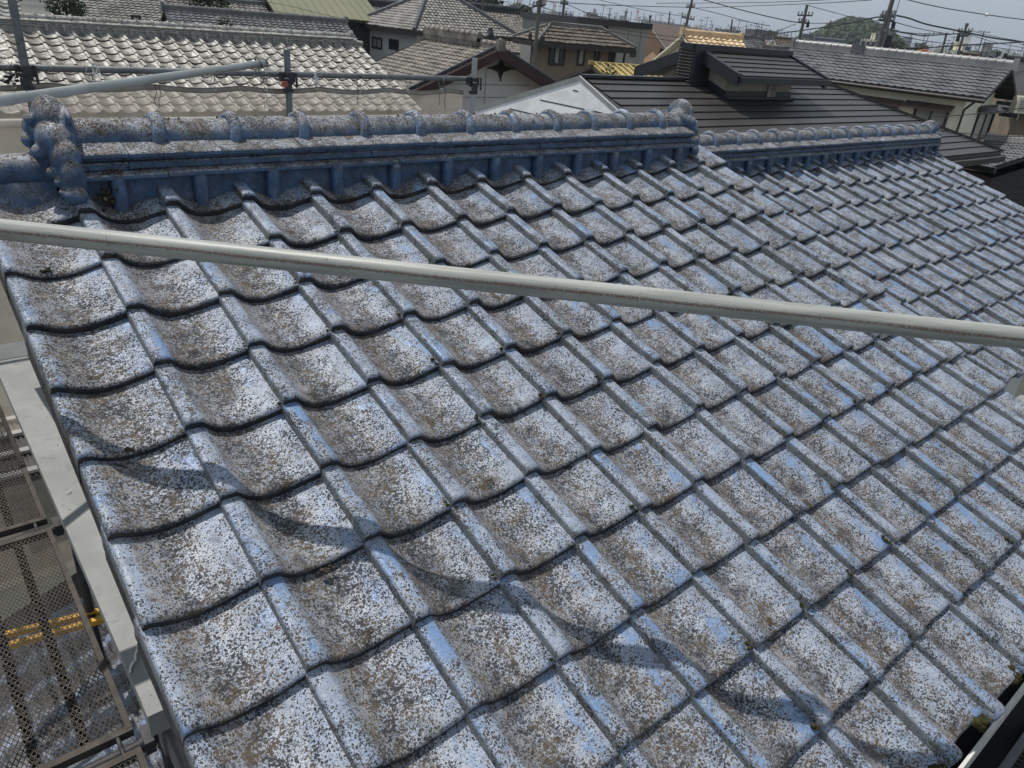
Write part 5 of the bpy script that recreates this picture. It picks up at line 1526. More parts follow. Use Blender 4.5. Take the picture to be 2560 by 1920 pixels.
mb = MB(); c = wall_pt(H, 1502, 70); mb.box(c, H['u'] * .45, H['n'] * .03, UP * .28); mb.build('opening', M['black'], H['h'])
px_window(H, 1577, 128, 1588, 140, mull=0)
for xx in (1480, 1520, 1573, 1605):
    a = wall_pt(H, xx, 70); mb = MB(); mb.box(V3((a.x, a.y, 3.4)) + H['n'] * .01, H['u'] * .012, H['n'] * .01, UP * 4.2); mb.build('panel_joint', M['grey_tile'], H['h'])
A = at(1622, 57, d=50); B = along(A, -14, 1752)
H = bg_house('brown_roofed_house', 'peach walled house with plain dark brown roof and pale bargeboard', A, B, .55, 5.2, roofm='brown_metal', wallm='peach', tile=(.45, 3.4, .0, .0, 1), ridge_r=0, bargem='white_wall', soffit='white_wall', gable_over=.3)
px_window(H, 1652, 124, 1660, 136, mull=0, side='left')
A = at(1706, 84, d=38); B = along(A, -22, 1850)
H = bg_house('yellow_tiled_house', 'cream house with sunlit pale orange tiled roof beyond the black dormer', A, B, .50, 3.6, roofm='yellow_tile', wallm='cream', tile=(.30, .30, .03, .04, 4), ridge_r=.10, bargem='cream', soffit='cream')
A = at(1479, 159, d=22); B = along(A, -14, 1668)
H = bg_house('mustard_shed', 'low shed with mustard yellow ribbed sheet roof in front of the tan house', A, B, .30, 2.0, wb=2.0, roofm='mustard_metal', wallm='mustard', tile=(.22, 4, .0, .0, 1), ridge_r=.03, over=.3)
for q_ in range(20):
    a = H['A'] + H['u'] * (q_ * .22 + .1); 
    if q_ * .22 + .1 < H['L']: mb = MB(); mb.tube([a + UP * .03, a + H['n'] * 2.0 - UP * (2.0 * .30 - .03)], .028, 5); mb.build('roof_rib', M['mustard_metal'], H['roof'])

# ------------------------------------------------------------------ brown fine-tiled roof at the right edge
u_ = ray(3100, 205); u_.z = 0; u_.normalize()
e1 = at(2556, 497, z=2.4); nn_ = u_.cross(UP).normalized(); nn_ = nn_ if nn_.dot(CAM - e1) > 0 else -nn_
E0 = e1 - u_ * 9; E1 = e1 + u_ * 6; hw = 5.0
bhs = thing('brown_fine_tiled_house', V3((e1.x, e1.y, GZ)), 'low roof of small brown ribbed tiles below the cream house at the right edge', 'house')
T0 = E0 - nn_ * hw + UP * 1.75; T1_ = E1 - nn_ * hw + UP * 1.75
print('brown roof', E0, E1, T0)
mb = MB(); mb.hexa([E0 - UP * .25, E1 - UP * .25, T1_ - UP * .25, T0 - UP * .25, E0 - UP * .06, E1 - UP * .06, T1_ - UP * .06, T0 - UP * .06]); rf = mb.build('roof', M['brown_tile'], bhs)
slope_sheet(T0, T1_, E0, E1, .20, .20, .022, .022, None, detail=4).build('roof_tiles', M['brown_tile'], rf, kind='stuff')
mb = MB(); ridge_line(mb, T0 + UP * .05, T1_ + UP * .05, .09); mb.build('ridge', M['dark_tile'], rf)
mb = MB(); c = (E0 + E1 + T0 + T1_) / 4; mb.box(V3((c.x, c.y, .4)), (E1 - E0) / 2 * .95, nn_ * hw / 2 * .8, UP * 1.4); mb.build('wall', M['dark_wall'], bhs)
for q_ in range(26):
    p = E0.lerp(E1, rnd.random()).lerp(T0.lerp(T1_, rnd.random()), rnd.random()); 
mb = MB()
for q_ in range(40):
    s_, t_ = rnd.random(), rnd.random(); p = E0.lerp(E1, s_).lerp(T0.lerp(T1_, s_), t_) + UP * .05; mb.box(p, u_ * .02, nn_ * .03, UP * .006)
mb.build('bleached_spots', M['gutter'], rf, kind='stuff')
A = at(2440, 375, d=22); 
H = bg_house('small_grey_roofed_house', 'small dark grey tiled roof with pale ridge caps below the cream house wall', at(2474, 349, d=34), at(2660, 362, d=31), .42, 2.2, roofm='dark_tile', wallm='dark_wall', tile=(.22, .22, .024, .03, 4), ridgem='bright_tile', ridge_r=.09)
ac = thing('air_conditioner', at(2538, 282, d=27), 'cream air conditioner unit on a bracket beside the cream house', 'air conditioner')
c = at(2556, 262, d=36); mb = MB(); mb.box(c, (.30, -.2, 0), (.1, .13, 0), (0, 0, .30)); b_ = mb.build('case', M['cream'], ac)
mb = MB()
for q_ in range(8): mb.box(c + V3((-.12, -.16, -.2 + q_ * .055)), (.2, -.14, 0), (.006, .008, 0), (0, 0, .008))
mb.build('grille', M['grey_wall'], ac, kind='stuff')
mb = MB(); mb.box(c - UP * .42, (.015, 0, 0), (0, .015, 0), (0, 0, .12)); mb.build('bracket', M['white_wall'], ac)

# ------------------------------------------------------------------ mid-distance houses on the right
T3 = (.30, .28, .02, .035, 3)
mid = [
 ('brown_gabled_house', 'pale cream gable with brown ribbed roof left of the leaning pole', (1934, 95), 2027, 85, -30, .60, 4.0, 'brown_tile', 'cream', 'gable'),
 ('blue_grey_gabled_house', 'pale gable with plain blue-grey roof in front of the wooded hill', (2038, 98), 2112, 78, -40, .55, 5.5, 'blue_grey', 'white_wall', 'gable'),
 ('dark_roofed_house', 'dark flat-looking roof between the pale orange roof and brown gable', (1846, 93), 1900, 60, -25, .40, 4.0, 'dark_tile', 'grey_wall', 'gable'),
 ('grey_tiled_house', 'grey tiled strip of roof just above the cream house ridge', (1905, 119), 1995, 52, -25, .40, 2.6, 'grey_tile', 'grey_wall', 'gable'),
 ('orange_roofed_house', 'orange hipped roof right of the large leaning pole', (2305, 128), 2318, 95, -50, .35, 6.0, 'orange_tile', 'cream', 'hip'),
 ('dark_hipped_house', 'dark hipped roof in front of the orange one', (2285, 137), 2305, 66, -50, .35, 5.0, 'dark_tile', 'tan', 'hip'),
 ('dark_gabled_house', 'wide dark brown roof behind the cream house ridge, left half', (2400, 137), 2448, 62, -55, .40, 6.0, 'brown_metal', 'grey_wall', 'gable'),
 ('black_gabled_house', 'wide black gabled roof at the right edge of the picture', (2510, 148), 2640, 48, -60, .42, 5.0, 'black_metal', 'tan', 'gable'),
 ('small_brown_house', 'small brown roof half hidden beside the leaning pole', (2240, 135), 2262, 75, -45, .40, 4.0, 'brown_tile', 'white_wall', 'hip'),
 ('low_grey_house', 'low grey roof at the foot of the wooded hill', (2150, 131), 2190, 88, -42, .40, 5.0, 'grey_tile', 'white_wall', 'gable'),
 ('low_cream_house', 'low cream house with a blue-grey roof right of the brown sheet roof', (1765, 80), 1800, 85, -25, .4, 5.0, 'blue_grey', 'cream', 'gable'),
 ('low_white_house', 'low white house with dark roof behind the brown sheet roof', (1800, 84), 1850, 100, -25, .4, 6.0, 'dark_tile', 'white_wall', 'hip'),
]
for nm, lb_, a_, xb, d_, az, t_, w_, rm_, wm_, e_ in mid:
    A = at(*a_, d=d_); B = along(A, az, xb)
    bg_house(nm, lb_, A, B, t_, w_, ends=(e_, e_), roofm=rm_, wallm=wm_, tile=T3 if 'tile' in rm_ else (.5, 2, 0, 0, 1), ridge_r=.1, over=.5, bargem='white_wall' if wm_ in ('cream', 'white_wall') else None)
# rows of further small houses, each with its own roof
k = 0
def xy_px(P):
    q_ = RW.transposed() @ (P - CAM); return (1280 + F * q_.x / q_.z, 960 + F * q_.y / q_.z) if q_.z > 0 else (-999, -999)
for row, (d_, n_) in enumerate(((72, 10), (105, 14), (150, 20), (210, 26))):
    for q_ in range(n_):
        x_ = 700 + (2700 - 700) * (q_ + rnd.uniform(.1, .9)) / n_
        r = ray(x_, 100); rl = math.hypot(r.x, r.y)
        c = V3((CAM.x + r.x / rl * d_ * rnd.uniform(.92, 1.1), CAM.y + r.y / rl * d_, 0))
        zr = rnd.uniform(4.0, 6.0)
        az = rnd.choice((-6, -20, 84, 70, -45)) + rnd.uniform(-5, 5)
        u = V3((math.cos(RAD(az)), math.sin(RAD(az)), 0)); L2 = rnd.uniform(2.5, 5.0)
        c.z = zr
        rm_ = rnd.choice(('dark_tile', 'grey_tile', 'brown_metal', 'blue_grey', 'dark_tile', 'grey_tile', 'brown_tile', 'black_metal', 'orange_tile' if q_ % 9 == 0 else 'old_tile'))
        wm_ = rnd.choice(('white_wall', 'cream', 'grey_wall', 'tan', 'white_wall'))
        A, B = c - u * L2, c + u * L2; 
        px_ = xy_px(c)
        e_ = rnd.choice(('hip', 'gable'))
        lm_ = min(((abs(px_[0] - a_), b_) for a_, b_ in ((760, 'behind the green roof'), (1000, 'behind the white hipped house'), (1160, 'behind the pale tile ridge'), (1300, 'left of the thick pole'), (1420, 'behind the tan house'), (1560, 'above the grey panel building'), (1700, 'above the peach house'), (1800, 'above the pale orange roof'), (1900, 'right of the pale orange roof'), (2000, 'beside the staggered-arm pole'), (2120, 'below the wooded hill'), (2220, 'beside the leaning pole'), (2320, 'beside the orange roof'), (2420, 'below the white building'), (2520, 'below the far mountain'), (2650, 'at the right edge'))))[1]
        lab = ('nearer', 'mid-distance', 'distant', 'farthest')[row] + ' %s house with %s %s roof %s' % ({'white_wall': 'white', 'cream': 'cream', 'grey_wall': 'grey', 'tan': 'tan'}[wm_], {'dark_tile': 'dark grey', 'grey_tile': 'grey', 'brown_metal': 'dark brown', 'blue_grey': 'blue-grey', 'brown_tile': 'brown', 'black_metal': 'black', 'orange_tile': 'orange', 'old_tile': 'mottled'}[rm_], {'hip': 'hipped', 'gable': 'gabled'}[e_], lm_)
        H = bg_house('distant_house', lab, A, B, .42, rnd.uniform(3, 4.5), ends=(e_, e_), roofm=rm_, wallm=wm_, tile=(.6, .5, .02, .04, 1), ridge_r=.12 if row < 2 else 0, over=.5, group='distant houses in the town')
        if row < 2:
            for w_ in range(2):
                cc = H['pt'](H['sL'] + H['L'] * (.25 + .4 * w_), H['df'] + .02, zr - 2.9)
                mb = MB(); mb.box(cc, u * .75, H['n'] * .03, UP * .55); mb.build('window', M['glass'], H['h'])

# ------------------------------------------------------------------ rear slope of the blue house, for completeness
mb = MB()
ra, rb_ = V3((0.12, .33, 6.36)), V3((3.55, .33, 6.36))
o = slope_sheet(ra, rb_, ra + V3((0, 2.0, -.77)), rb_ + V3((0, 2.0, -.77)), W, LT, .02, .02, None, detail=6).build('rear_roof_tiles', M['tile'], house, kind='stuff')
ra, rb_ = V3((3.6, gy.y + .25, gy.z)), V3((30.2 * W, gy.y + .25, gy.z))
o = slope_sheet(ra, rb_, ra + V3((0, 1.9, -.73)), rb_ + V3((0, 1.9, -.73)), W, LT, .02, .02, None, detail=6).build('rear_roof_tiles', M['tile'], house, kind='stuff')

# ------------------------------------------------------------------ plants
def bush(name, label, c, r, h, n, leaf, mat, seed, cat='bush', trunk=.4):
    R_ = random.Random(seed)
    t = thing(name, V3((c.x, c.y, c.z - h)), label, cat)
    mb = MB()
    for i in range(n):
        th = R_.uniform(0, 6.283); ph = math.acos(R_.uniform(-1, 1)); rr = R_.uniform(.45, 1) ** .6
        d = V3((math.sin(ph) * math.cos(th), math.sin(ph) * math.sin(th), math.cos(ph)))
        k_ = rr * (1 + .35 * noise.noise(d * 2.2 + V3((seed, 0, 0))))
        p = c + V3((d.x * r * k_, d.y * r * k_, d.z * h * k_))
        a = V3((R_.gauss(0, 1), R_.gauss(0, 1), R_.gauss(0, 1))).normalized(); b = a.cross(d + V3((.01, .02, .03))).normalized()
        s_ = leaf * R_.uniform(.6, 1.4)
        mb.quad(p - a * s_, p - b * s_ * .6, p + a * s_, p + b * s_ * .6)
    mb.build('crown', M[mat], t)
    mb = MB(); mb.tube([c - UP * h * 1.6, c + UP * h * .3], r * .08, 6); mb.build('trunk', M['bark'], t)
    return t
bush('dark_bush', 'dark round bush in front of the timber house at the top left', at(165, 20, d=30), .62, .45, 900, .05, 'leaf', 1)
bush('conifer', 'bushy dark green conifer between the timber house and the balcony house', at(523, 6, d=44), .95, .9, 900, .09, 'leaf', 2, 'tree')
bush('small_shrub', 'small light green shrub by the long grey roof ridge', at(562, 58, d=34), .28, .3, 160, .05, 'leaf2', 3)
bush('garden_shrub', 'spiky green shrub beside the mustard shed', at(1522, 190, d=20), .22, .24, 160, .035, 'leaf2', 4)
bush('round_tree', 'round dark tree poking up behind the tile ridge near the thin pole', at(1208, 14, d=130), 3.2, 2.6, 500, .45, 'leaf', 5, 'tree')
bush('skyline_tree', 'dark tree on the skyline left of the thick concrete pole', at(1296, 36, d=150), 2.6, 1.8, 400, .4, 'leaf', 6, 'tree')
for i, (x_, y_) in enumerate(((1085, 4), (1390, 60), (1560, 66), (1790, 96), (1895, 104), (2240, 112), (2300, 120), (2480, 134))):
    bush('town_tree', 'small tree among distant roofs ' + ('above the white hipped house', 'right of the thick pole', 'above the grey panel building', 'above the pale orange roof', 'left of the brown gabled house', 'right of the leaning pole', 'beside the orange roof', 'near the far mountain')[i], at(x_, y_ + 4, d=170 + 13 * i), 2.2, 1.7, 260, .38, 'leaf', 10 + i, 'tree')
for o in bpy.data.objects:
    if o.name.startswith('town_tree'): o['group'] = 'small trees among the distant roofs'

# ------------------------------------------------------------------ far town, landmarks, hill and mountain
mb = MB(); R_ = random.Random(11)
for i in range(5200):
    px_ = R_.uniform(600, 2800); d_ = 270 * (2600 / 270) ** (R_.random() ** .8)
    r = ray(px_, 100); rl = math.hypot(r.x, r.y); r = r / rl
    c = V3((CAM.x + r.x * d_, CAM.y + r.y * d_, GZ))
    w_, l_ = R_.uniform(3, 7), R_.uniform(4, 10)
    h_ = R_.uniform(1.7, 2.5) if (R_.random() < .965 or d_ < 500) else R_.uniform(3.5, 6)
    if R_.random() < .006 and d_ > 1000: h_ = R_.uniform(7, 12); w_ = 5; l_ = 6
    a = R_.choice((0, .2, 1.5, .8)) + R_.gauss(0, .1)
    ax, ay = V3((math.cos(a), math.sin(a), 0)) * w_, V3((-math.sin(a), math.cos(a), 0)) * l_
    mi = R_.choice((0, 0, 1, 2, 2, 3))
    mb.box(c + UP * h_, ax, ay, UP * h_, mi)
    if h_ < 3:
        z_ = UP * (2 * h_); mr = R_.choice((3, 3, 4, 5, 3, 6))
        p = [c + z_ - ax * 1.1 - ay * 1.1, c + z_ + ax * 1.1 - ay * 1.1, c + z_ + ax * 1.1 + ay * 1.1, c + z_ - ax * 1.1 + ay * 1.1]
        q1, q2 = c + z_ - ay * 1.1 * .6 + UP * w_ * .26, c + z_ + ay * 1.1 * .6 + UP * w_ * .26
        mb.add(p + [q1, q2], [(0, 1, 4), (1, 2, 5, 4), (2, 3, 5), (3, 0, 4, 5)], mr)
o = mb.build('distant_town', [M['far_wall'], M['white_wall'], M['grey_wall'], M['far_dark'], M['brown_metal'], M['blue_grey'], M['orange_tile']], kind='stuff', base=(0, 0, GZ)); tag(o, 'far-off town of low roofs and blocks reaching to the skyline')
mb = MB()
for i in range(700):   # thin antennas and masts of the far town
    px_ = R_.uniform(640, 2700); d_ = R_.uniform(120, 700); r = ray(px_, 100); rl = math.hypot(r.x, r.y); r = r / rl
    c = V3((CAM.x + r.x * d_, CAM.y + r.y * d_, 4.0)); t_ = R_.uniform(6.8, 9.5) + d_ * .004
    rr = .012 + d_ * .00011
    mb.box(V3((c.x, c.y, (4 + t_) / 2)), (rr, 0, 0), (0, rr, 0), (0, 0, (t_ - 4) / 2))
    if R_.random() < .6: mb.box(V3((c.x, c.y, t_ - .3)), (.5 + d_ * .001, 0, 0), (0, .4, 0), (0, 0, rr))
o = mb.build('distant_masts', M['coupler'], kind='stuff', base=(0, 0, 4)); tag(o, 'thin aerials and masts bristling over the far town')
def tower_block(name, label, x0, x1, ytop, d_, wallm, floors, depth=10):
    A = at(x0, ytop, d=d_); r = ray((x0 + x1) / 2, 100); r = V3((r.x, r.y, 0)).normalized(); u = V3((-r.y, r.x, 0)) * -1
    az = math.degrees(math.atan2(u.y, u.x)); B = along(A, az, x1)
    wd = abs(x1 - x0) / F * d_ * .93; c = A + u * wd / 2
    h = thing(name, V3((c.x, c.y, GZ)) + r * depth / 2, label, 'building')
    hz = (A.z - GZ) / 2
    mb = MB(); mb.box(V3((c.x, c.y, GZ + hz)) + r * depth / 2, u * wd / 2, r * depth / 2, UP * hz); mb.build('wall', M[wallm], h)
    for f_ in range(floors):
        z_ = A.z - 1.6 - f_ * 3.0
        if z_ < 1: break
        nwin = max(3, int(wd / 3.5))
        for q_ in range(nwin):
            mb = MB(); mb.box(V3((c.x, c.y, z_)) + u * wd * ((q_ + .5) / nwin - .5) - r * .04, u * wd / nwin * .34, r * .05, UP * .8); mb.build('window', M['glass'], h)
    mb = MB(); mb.box(V3((c.x, c.y, A.z + 1)) + r * depth * .4 + u * wd * .2, u * wd * .14, r * 2, UP * 1.2); mb.build('roof_hut', M[wallm], h)
tower_block('beige_flats', 'beige block of flats with a round tower at the right foot of the wooded hill', 2154, 2186, 96, 330, 'cream', 5)
tower_block('pale_flats', 'long pale flats in the skyline behind the leaning pole', 2186, 2240, 106, 420, 'grey_wall', 4)
tower_block('twin_tower', 'grey high-rise, left of a pair on the skyline right of the leaning pole', 2246, 2260, 98, 1000, 'grey_wall', 9)
tower_block('twin_tower', 'grey high-rise, right and taller of a pair on the skyline right of the leaning pole', 2263, 2279, 91, 1000, 'far_wall', 11)
tower_block('white_block', 'bright white building with boxes on its roof right of the orange roof', 2378, 2420, 105, 260, 'white_wall', 5)
tower_block('tan_flats', 'long tan flats with rows of windows below the bright white building', 2335, 2400, 120, 230, 'cream', 4)
tower_block('grey_flats', 'wide grey flats near the right end of the skyline', 2405, 2470, 124, 240, 'grey_wall', 4)
tower_block('apartment_block', 'wide hazy apartment block above the pale orange roof', 1787, 1846, 70, 620, 'far_wall', 6)
tower_block('office_block', 'small hazy office block above the grey panel building', 1466, 1494, 30, 560, 'far_wall', 6)
tower_block('low_block', 'low hazy block right of the small office block on the skyline', 1518, 1570, 45, 520, 'far_wall', 4)
tower_block('chimney_block', 'narrow hazy tower above the brown sheet roof', 1563, 1569, 26, 800, 'grey_wall', 4, 6)
for i, (x_, y0_, y1_) in enumerate(((1242, 24, -8), (1302, 34, -12), (1293, 30, -4), (1163, 16, -14), (1385, 40, 10), (1590, 62, 24), (1104, 8, -14))):
    c = at(x_, y0_, d=480); tp = at(x_, y1_, d=480); c.z = GZ
    tw_ = thing('lattice_mast', c, ('red and white lattice mast number %d from the left on the skyline' % (i + 1)), 'mast', 'red and white lattice masts on the skyline')
    tw_['label'] = ['red and white lattice mast between the thin dark pole and thick pole', 'tallest red and white lattice mast just left of the thick concrete pole', 'shorter red and white mast touching the tallest one', 'red and white mast left of the thin dark pole', 'small red and white mast between the two dark poles', 'small red and white mast above the brown sheet roof', 'leftmost red and white mast above the hipped white house'][i]
    n_ = 8
    for q_ in range(n_):
        z0_, z1_ = c.z + (tp.z - c.z) * q_ / n_, c.z + (tp.z - c.z) * (q_ + 1) / n_
        w0_, w1_ = 1.6 * (1 - q_ / n_) + .25, 1.6 * (1 - (q_ + 1) / n_) + .25
        mb = MB()
        for sx, sy in ((1, 1), (1, -1), (-1, 1), (-1, -1)):
            mb.tube([(c.x + sx * w0_, c.y + sy * w0_, z0_), (c.x + sx * w1_, c.y + sy * w1_, z1_)], .09, 4, cap=False)
            mb.tube([(c.x + sx * w0_, c.y + sy * w0_, z0_), (c.x - sx * w1_, c.y + sy * w1_, z1_)], .06, 4, cap=False)
        mb.build('lattice', M['red_rag'] if q_ % 2 else M['white_wall'], tw_)
# wooded hill
hb = at(2122, 112, d=620); r_ = V3((ray(2122, 112).x, ray(2122, 112).y, 0)).normalized(); u_ = V3((r_.y, -r_.x, 0))
def hill_h(s_):  # s_ in -1..1 across
    prof_ = [(-1.0, 0), (-.82, .22), (-.62, .40), (-.48, .52), (-.30, .80), (-.08, 1.0), (.18, .98), (.36, .86), (.52, .72), (.70, .45), (.88, .22), (1.0, 0)]
    for (a, b), (c, d) in zip(prof_, prof_[1:]):
        if a <= s_ <= c: return b + (d - b) * (s_ - a) / (c - a)
    return 0
HWD, HHT = 50, 16.5
mb = MB(); nx, ny = 40, 14; vs = []
for j in range(ny + 1):
    t_ = j / ny * 2 - 1
    for i in range(nx + 1):
        s_ = i / nx * 2 - 1
        p = hb + u_ * (s_ * HWD) + r_ * (t_ * 35); p.z = GZ + (hb.z - GZ + HHT) * hill_h(s_) * math.sqrt(max(0, 1 - t_ * t_)) - .2
        vs.append(p)
mb.add(vs, [(j * (nx + 1) + i, j * (nx + 1) + i + 1, (j + 1) * (nx + 1) + i + 1, (j + 1) * (nx + 1) + i) for j in range(ny) for i in range(nx)], 0, True)
o = mb.build('hill', M['leaf'], kind='structure'); tag(o, 'low wooded hill on the skyline')
mb = MB()
for i in range(3000):
    s_ = R_.uniform(-.97, .97); t_ = R_.uniform(-.98, .3)
    p = hb + u_ * (s_ * HWD) + r_ * (t_ * 35); p.z = GZ + (hb.z - GZ + HHT) * hill_h(s_) * math.sqrt(max(0, 1 - t_ * t_))
    clump(mb, p, R_.uniform(.7, 1.9), .85, i, 4, 5)
mb.f = mb.f; 
for i in range(len(mb.f)): mb.mi[i] = 1 if (i // 20) % 4 == 0 else 0; mb.sm[i] = False
o = mb.build('hill_trees', [M['leaf'], M['leaf2']], kind='stuff'); tag(o, 'tree crowns covering the hill on the skyline')
# far mountain at the right
mb = MB(); pr = [(2400, 147), (2440, 143), (2470, 136), (2490, 128), (2506, 122), (2516, 121), (2530, 127), (2550, 135), (2580, 139), (2640, 146), (2700, 150)]
vs = []
for x_, y_ in pr:
    for k_ in range(3):
        p = at(x_, y_, d=3600); p2 = p.copy(); 
        rr = V3((ray(x_, 100).x, ray(x_, 100).y, 0)).normalized()
        vs.append((p if k_ == 1 else V3((p.x, p.y, GZ)) + rr * (-900 if k_ == 0 else 900)))
mb.add(vs, [(3 * i + a, 3 * i + 3 + a, 3 * i + 4 + a, 3 * i + 1 + a) for i in range(len(pr) - 1) for a in (0, 1)], 0, True)
o = mb.build('mountain', M['mountain'], kind='structure', base=(0, 0, GZ)); tag(o, 'far blue mountain at the right end of the skyline')

# ------------------------------------------------------------------ utility poles and cables
def pole(label, base_px, top_px, d_, r, arms=(), extras=()):
    b, t_ = at(*base_px, d=d_), at(*top_px, d=d_)
    dr_ = t_ - b; k_ = (b.z - GZ) / dr_.z; foot = b - dr_ * k_
    h = thing('utility_pole', foot, label, 'utility pole')
    mb = MB(); mb.tube([foot, t_], r * .92, 10, r2=r * .62); mb.build('pole', M['pole'], h)
    u = V3((ray(*top_px).y, -ray(*top_px).x, 0)).normalized()
    for y_, wpx, tilt in arms:
        f_ = (base_px[1] - y_) / (base_px[1] - top_px[1]); c = b.lerp(t_, f_); hw_ = wpx / F * d_ * .5
        mb = MB(); mb.box(c, u * hw_ * .8 + UP * tilt * hw_ * .8, V3((u.y, -u.x, 0)) * r * .3, UP * r * .3); am = mb.build('cross_arm', M['coupler'], h)
        for q_ in range(-2, 3):
            if q_ == 0: continue
            mb = MB(); cc = c + (u * hw_ + UP * tilt * hw_) * q_ * .37; mb.tube([cc, cc + UP * r * 1.6], r * .35, 6); mb.build('insulator', M['grey_wall'], am)
    for y_, side_, sz in extras:
        f_ = (base_px[1] - y_) / (base_px[1] - top_px[1]); c = b.lerp(t_, f_) + u * side_ * r * 2.2
        mb = MB(); mb.tube([c - UP * sz, c + UP * sz], sz * .55, 10); mb.build('transformer', M['grey_wall'] if sz > .3 else M['coupler'], h)
    return h
pole('thick concrete pole standing between the mottled roof and the tan house', (1336, 150), (1352, -30), 30, .105, arms=((13, 34, .2),), extras=((92, -1, .12), (100, 1, .16), (110, 1, .12)))
pole('shorter dark pole just right of the thick concrete pole', (1406, 46), (1414, -20), 58, .14, arms=((10, 20, 0),))
pole('thin dark pole rising behind the pale tile roof ridge', (1205, 50), (1208, -14), 58, .12)
pole('dark pole with two arms above the brown sheet roof', (1716, 62), (1735, -20), 62, .14, arms=((18, 22, .1), (46, 34, -.1)))
pole('dark pole with staggered arms left of the wooded hill', (1994, 122), (2018, 12), 48, .12, arms=((38, 38, .05), (56, 26, -.1), (100, 20, 0)), extras=((60, 1, .14),))
pole('small far pole in front of the wooded hill', (2065, 97), (2078, 51), 100, .14, arms=((62, 18, 0), (70, 22, .1)))
pole('large leaning concrete pole loaded with boxes and pipes above the cream house', (2192, 133), (2240, -30), 38, .145, arms=((40, 30, .1), (50, 36, .0), (130, 40, 0)), extras=((100, 1, .22), (118, 1, .26), (60, 1, .14), (125, -1, .16)))
pole('thinner pipe pole clamped beside the large leaning pole', (2203, 130), (2226, 44), 37.5, .07, arms=((80, 10, 0),))
pole('pole with a row of insulators and slanting brace behind the cream house ridge', (2349, 150), (2367, 82), 55, .10, arms=((86, 62, .15),))
pole('pole with many arms near the bright white building', (2390, 150), (2418, 59), 60, .12, arms=((78, 32, .1), (84, 26, -.2), (90, 20, .1), (66, 6, 0)), extras=((96, -1, .2),))
pole('slim aerial mast with top bars at the far right', (2443, 136), (2461, 77), 80, .07, arms=((80, 26, 0),))
pole('plain short pole above the pale orange roof', (1826, 90), (1831, 48), 90, .13)
pole('plain short pole above the brown sheet roof', (1672, 58), (1675, 29), 95, .13)
pole('stub pole beside the plain short pole on the brown sheet roof', (1624, 56), (1626, 40), 70, .12, arms=((44, 6, 0),))
mb = MB(); a, b = at(2349, 90, d=55), at(2355, 122, d=55); a = at(2340, 88, d=55); mb.tube([a, b], .04, 5); 
def cable(label, pts, d0, d1, r=.02, name='overhead_cable'):
    n = len(pts); P = [at(x, y, d=d0 + (d1 - d0) * i / (n - 1)) for i, (x, y) in enumerate(pts)]
    out = []
    for i in range(n - 1):
        p0, p1, p2, p3 = P[max(i - 1, 0)], P[i], P[i + 1], P[min(i + 2, n - 1)]
        for k_ in range(8):
            t = k_ / 8; out.append(.5 * ((2 * p1) + (p2 - p0) * t + (2 * p0 - 5 * p1 + 4 * p2 - p3) * t * t + (3 * p1 - p0 - 3 * p2 + p3) * t ** 3))
    out.append(P[-1])
    mb = MB(); mb.tube(out, r, 5); o = mb.build(name, M['wire']); tag(o, label, 'cable'); return o
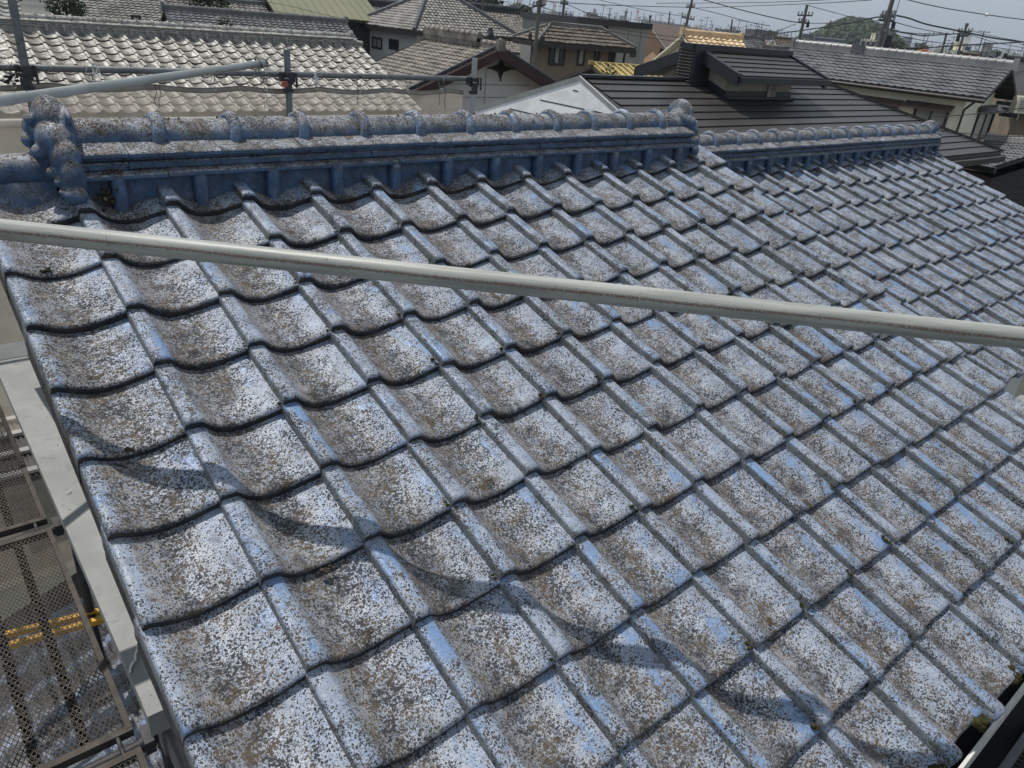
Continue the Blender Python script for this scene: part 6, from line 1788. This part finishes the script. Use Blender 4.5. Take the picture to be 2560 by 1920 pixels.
CB = [
 ('level cable from the thick pole across to the two-armed pole', [(1351, 0), (1416, 7), (1560, 14), (1715, 18)], 40, 62, .022),
 ('cable drooping right from the shorter dark pole towards the grey panel building', [(1415, 9), (1462, 30), (1509, 45), (1634, 67)], 57, 60, .022),
 ('cable running down left from the thick pole over the hipped roof', [(1208, 49), (1270, 38), (1328, 18), (1346, 14)], 58, 31, .018),
 ('cable looping from the thick pole to the shorter dark pole', [(1348, 14), (1380, 26), (1414, 36)], 31, 57, .018),
 ('thick cable falling from the top edge to the pole left of the hill', [(1748, -4), (1850, 24), (1960, 50), (2010, 58)], 55, 48, .03),
 ('cable dropping from the two-armed pole with a free bracket end', [(1730, 18), (1800, 35), (1870, 54), (1925, 65)], 62, 50, .022),
 ('thick wavy cable rising to the leaning pole from the left', [(1880, 90), (1975, 80), (2091, 63), (2170, 47), (2213, 40)], 60, 38, .035),
 ('thick cable falling right from the leaning pole to the right edge', [(2231, 37), (2270, 45), (2318, 61), (2407, 79), (2490, 96), (2600, 110)], 38, 48, .035),
 ('slack cable running low along the cream house ridge', [(1960, 118), (2001, 119), (2139, 122), (2258, 121), (2330, 118), (2407, 113), (2560, 105), (2620, 102)], 45, 45, .03),
 ('high cable with a white marker crossing the upper right sky', [(2255, -4), (2350, 18), (2467, 37), (2560, 49), (2620, 56)], 40, 50, .02),
 ('short cable from the leaning pole to the insulator row', [(2221, 72), (2245, 79), (2273, 84), (2300, 88), (2330, 88)], 38, 55, .035),
 ('thin high cable near the top edge left of the leaning pole', [(1640, 8), (1900, 6), (2055, 0), (2120, -4)], 60, 50, .018),
 ('thin cable just under the topmost one left of the leaning pole', [(1735, 20), (1900, 14), (2050, 8), (2178, 0)], 62, 42, .018),
 ('thin cable from the top edge down to the two-armed pole', [(1491, -2), (1560, 14), (1640, 30), (1718, 42)], 60, 62, .018),
 ('thin cable descending right from the top of the staggered-arm pole', [(2019, 13), (2080, 30), (2148, 48)], 48, 60, .018),
 ('thin cable from the staggered-arm pole to the far small pole', [(2025, 58), (2080, 58), (2150, 56), (2205, 50)], 48, 40, .018),
 ('thin cable under the thick one right of the leaning pole', [(2232, 54), (2300, 72), (2370, 84), (2420, 86)], 38, 60, .018),
 ('second thin cable under the thick one right of the leaning pole', [(2225, 84), (2290, 98), (2360, 108), (2430, 112), (2560, 128)], 38, 60, .018),
 ('thin cable crossing in front of the far mountain', [(2420, 74), (2480, 90), (2560, 104), (2600, 110)], 60, 70, .018),
 ('faint lower cable in front of the far mountain', [(2420, 84), (2480, 104), (2560, 120), (2600, 128)], 60, 70, .018),
 ('thin cable running left from the top of the insulator pole', [(2366, 83), (2300, 84), (2240, 78)], 55, 38, .018),
 ('long thin cable low over the pale orange roof', [(1560, 62), (1660, 76), (1790, 84), (1900, 88), (1990, 60)], 66, 48, .018),
 ('long thin cable crossing the grey panel building', [(1345, 52), (1440, 62), (1560, 84), (1700, 104), (1850, 112)], 30, 40, .013),
 ('second thin cable crossing the grey panel building', [(1348, 30), (1450, 52), (1580, 78), (1720, 96), (1860, 104)], 30, 40, .013),
 ('pale service cable sagging across the cream house', [(2325, 292), (2400, 288), (2480, 280), (2560, 270), (2620, 262)], 24, 22, .012),
 ('dark service cable below the pale one at the right edge', [(2380, 330), (2440, 336), (2500, 340), (2600, 342)], 26, 24, .012),
 ('thin steep stay cable left of the leaning pole', [(2250, -4), (2238, 40), (2228, 62)], 39, 38.2, .016),
 ('thin cable along the skyline at far left', [(640, 6), (760, -2)], 45, 50, .015),
 ('thin cable over the green roof', [(600, 18), (700, 30), (800, 42), (900, 50)], 44, 40, .012),
 ('second thin cable over the green roof', [(640, 0), (720, 14), (800, 34), (870, 48)], 44, 40, .012),
 ('thin cable above the hipped white house', [(1050, -2), (1130, 2), (1205, 8)], 60, 58, .015),
]
for lb_, pts, d0, d1, r in CB: cable(lb_, pts, d0, d1, r)
mk = MB(); clump(mk, at(2467, 37, d=44), .07, 1, 1, 8, 10); o = mk.build('cable_marker', M['white_string']); tag(o, 'small white ball marker on the high cable in the upper right sky', 'marker')

# ------------------------------------------------------------------ air
HZ = (0.00022)
mb = MB(); mb.box((1500, 1500, 60), (7200, 0, 0), (0, 7200, 0), (0, 0, 62.5))
hm = bpy.data.materials.new('haze_air'); hm.use_nodes = True; t = hm.node_tree; t.nodes.clear()
oo = t.nodes.new('ShaderNodeOutputMaterial'); pv = t.nodes.new('ShaderNodeVolumePrincipled')
pv.inputs['Density'].default_value = HZ; pv.inputs['Color'].default_value = (0.80, 0.88, 1.0, 1); pv.inputs['Anisotropy'].default_value = 0.2
t.links.new(pv.outputs[0], oo.inputs['Volume'])
o = mb.build('haze', hm, kind='stuff', base=(1500, 1500, -2)); tag(o, 'thin summer haze over the town')
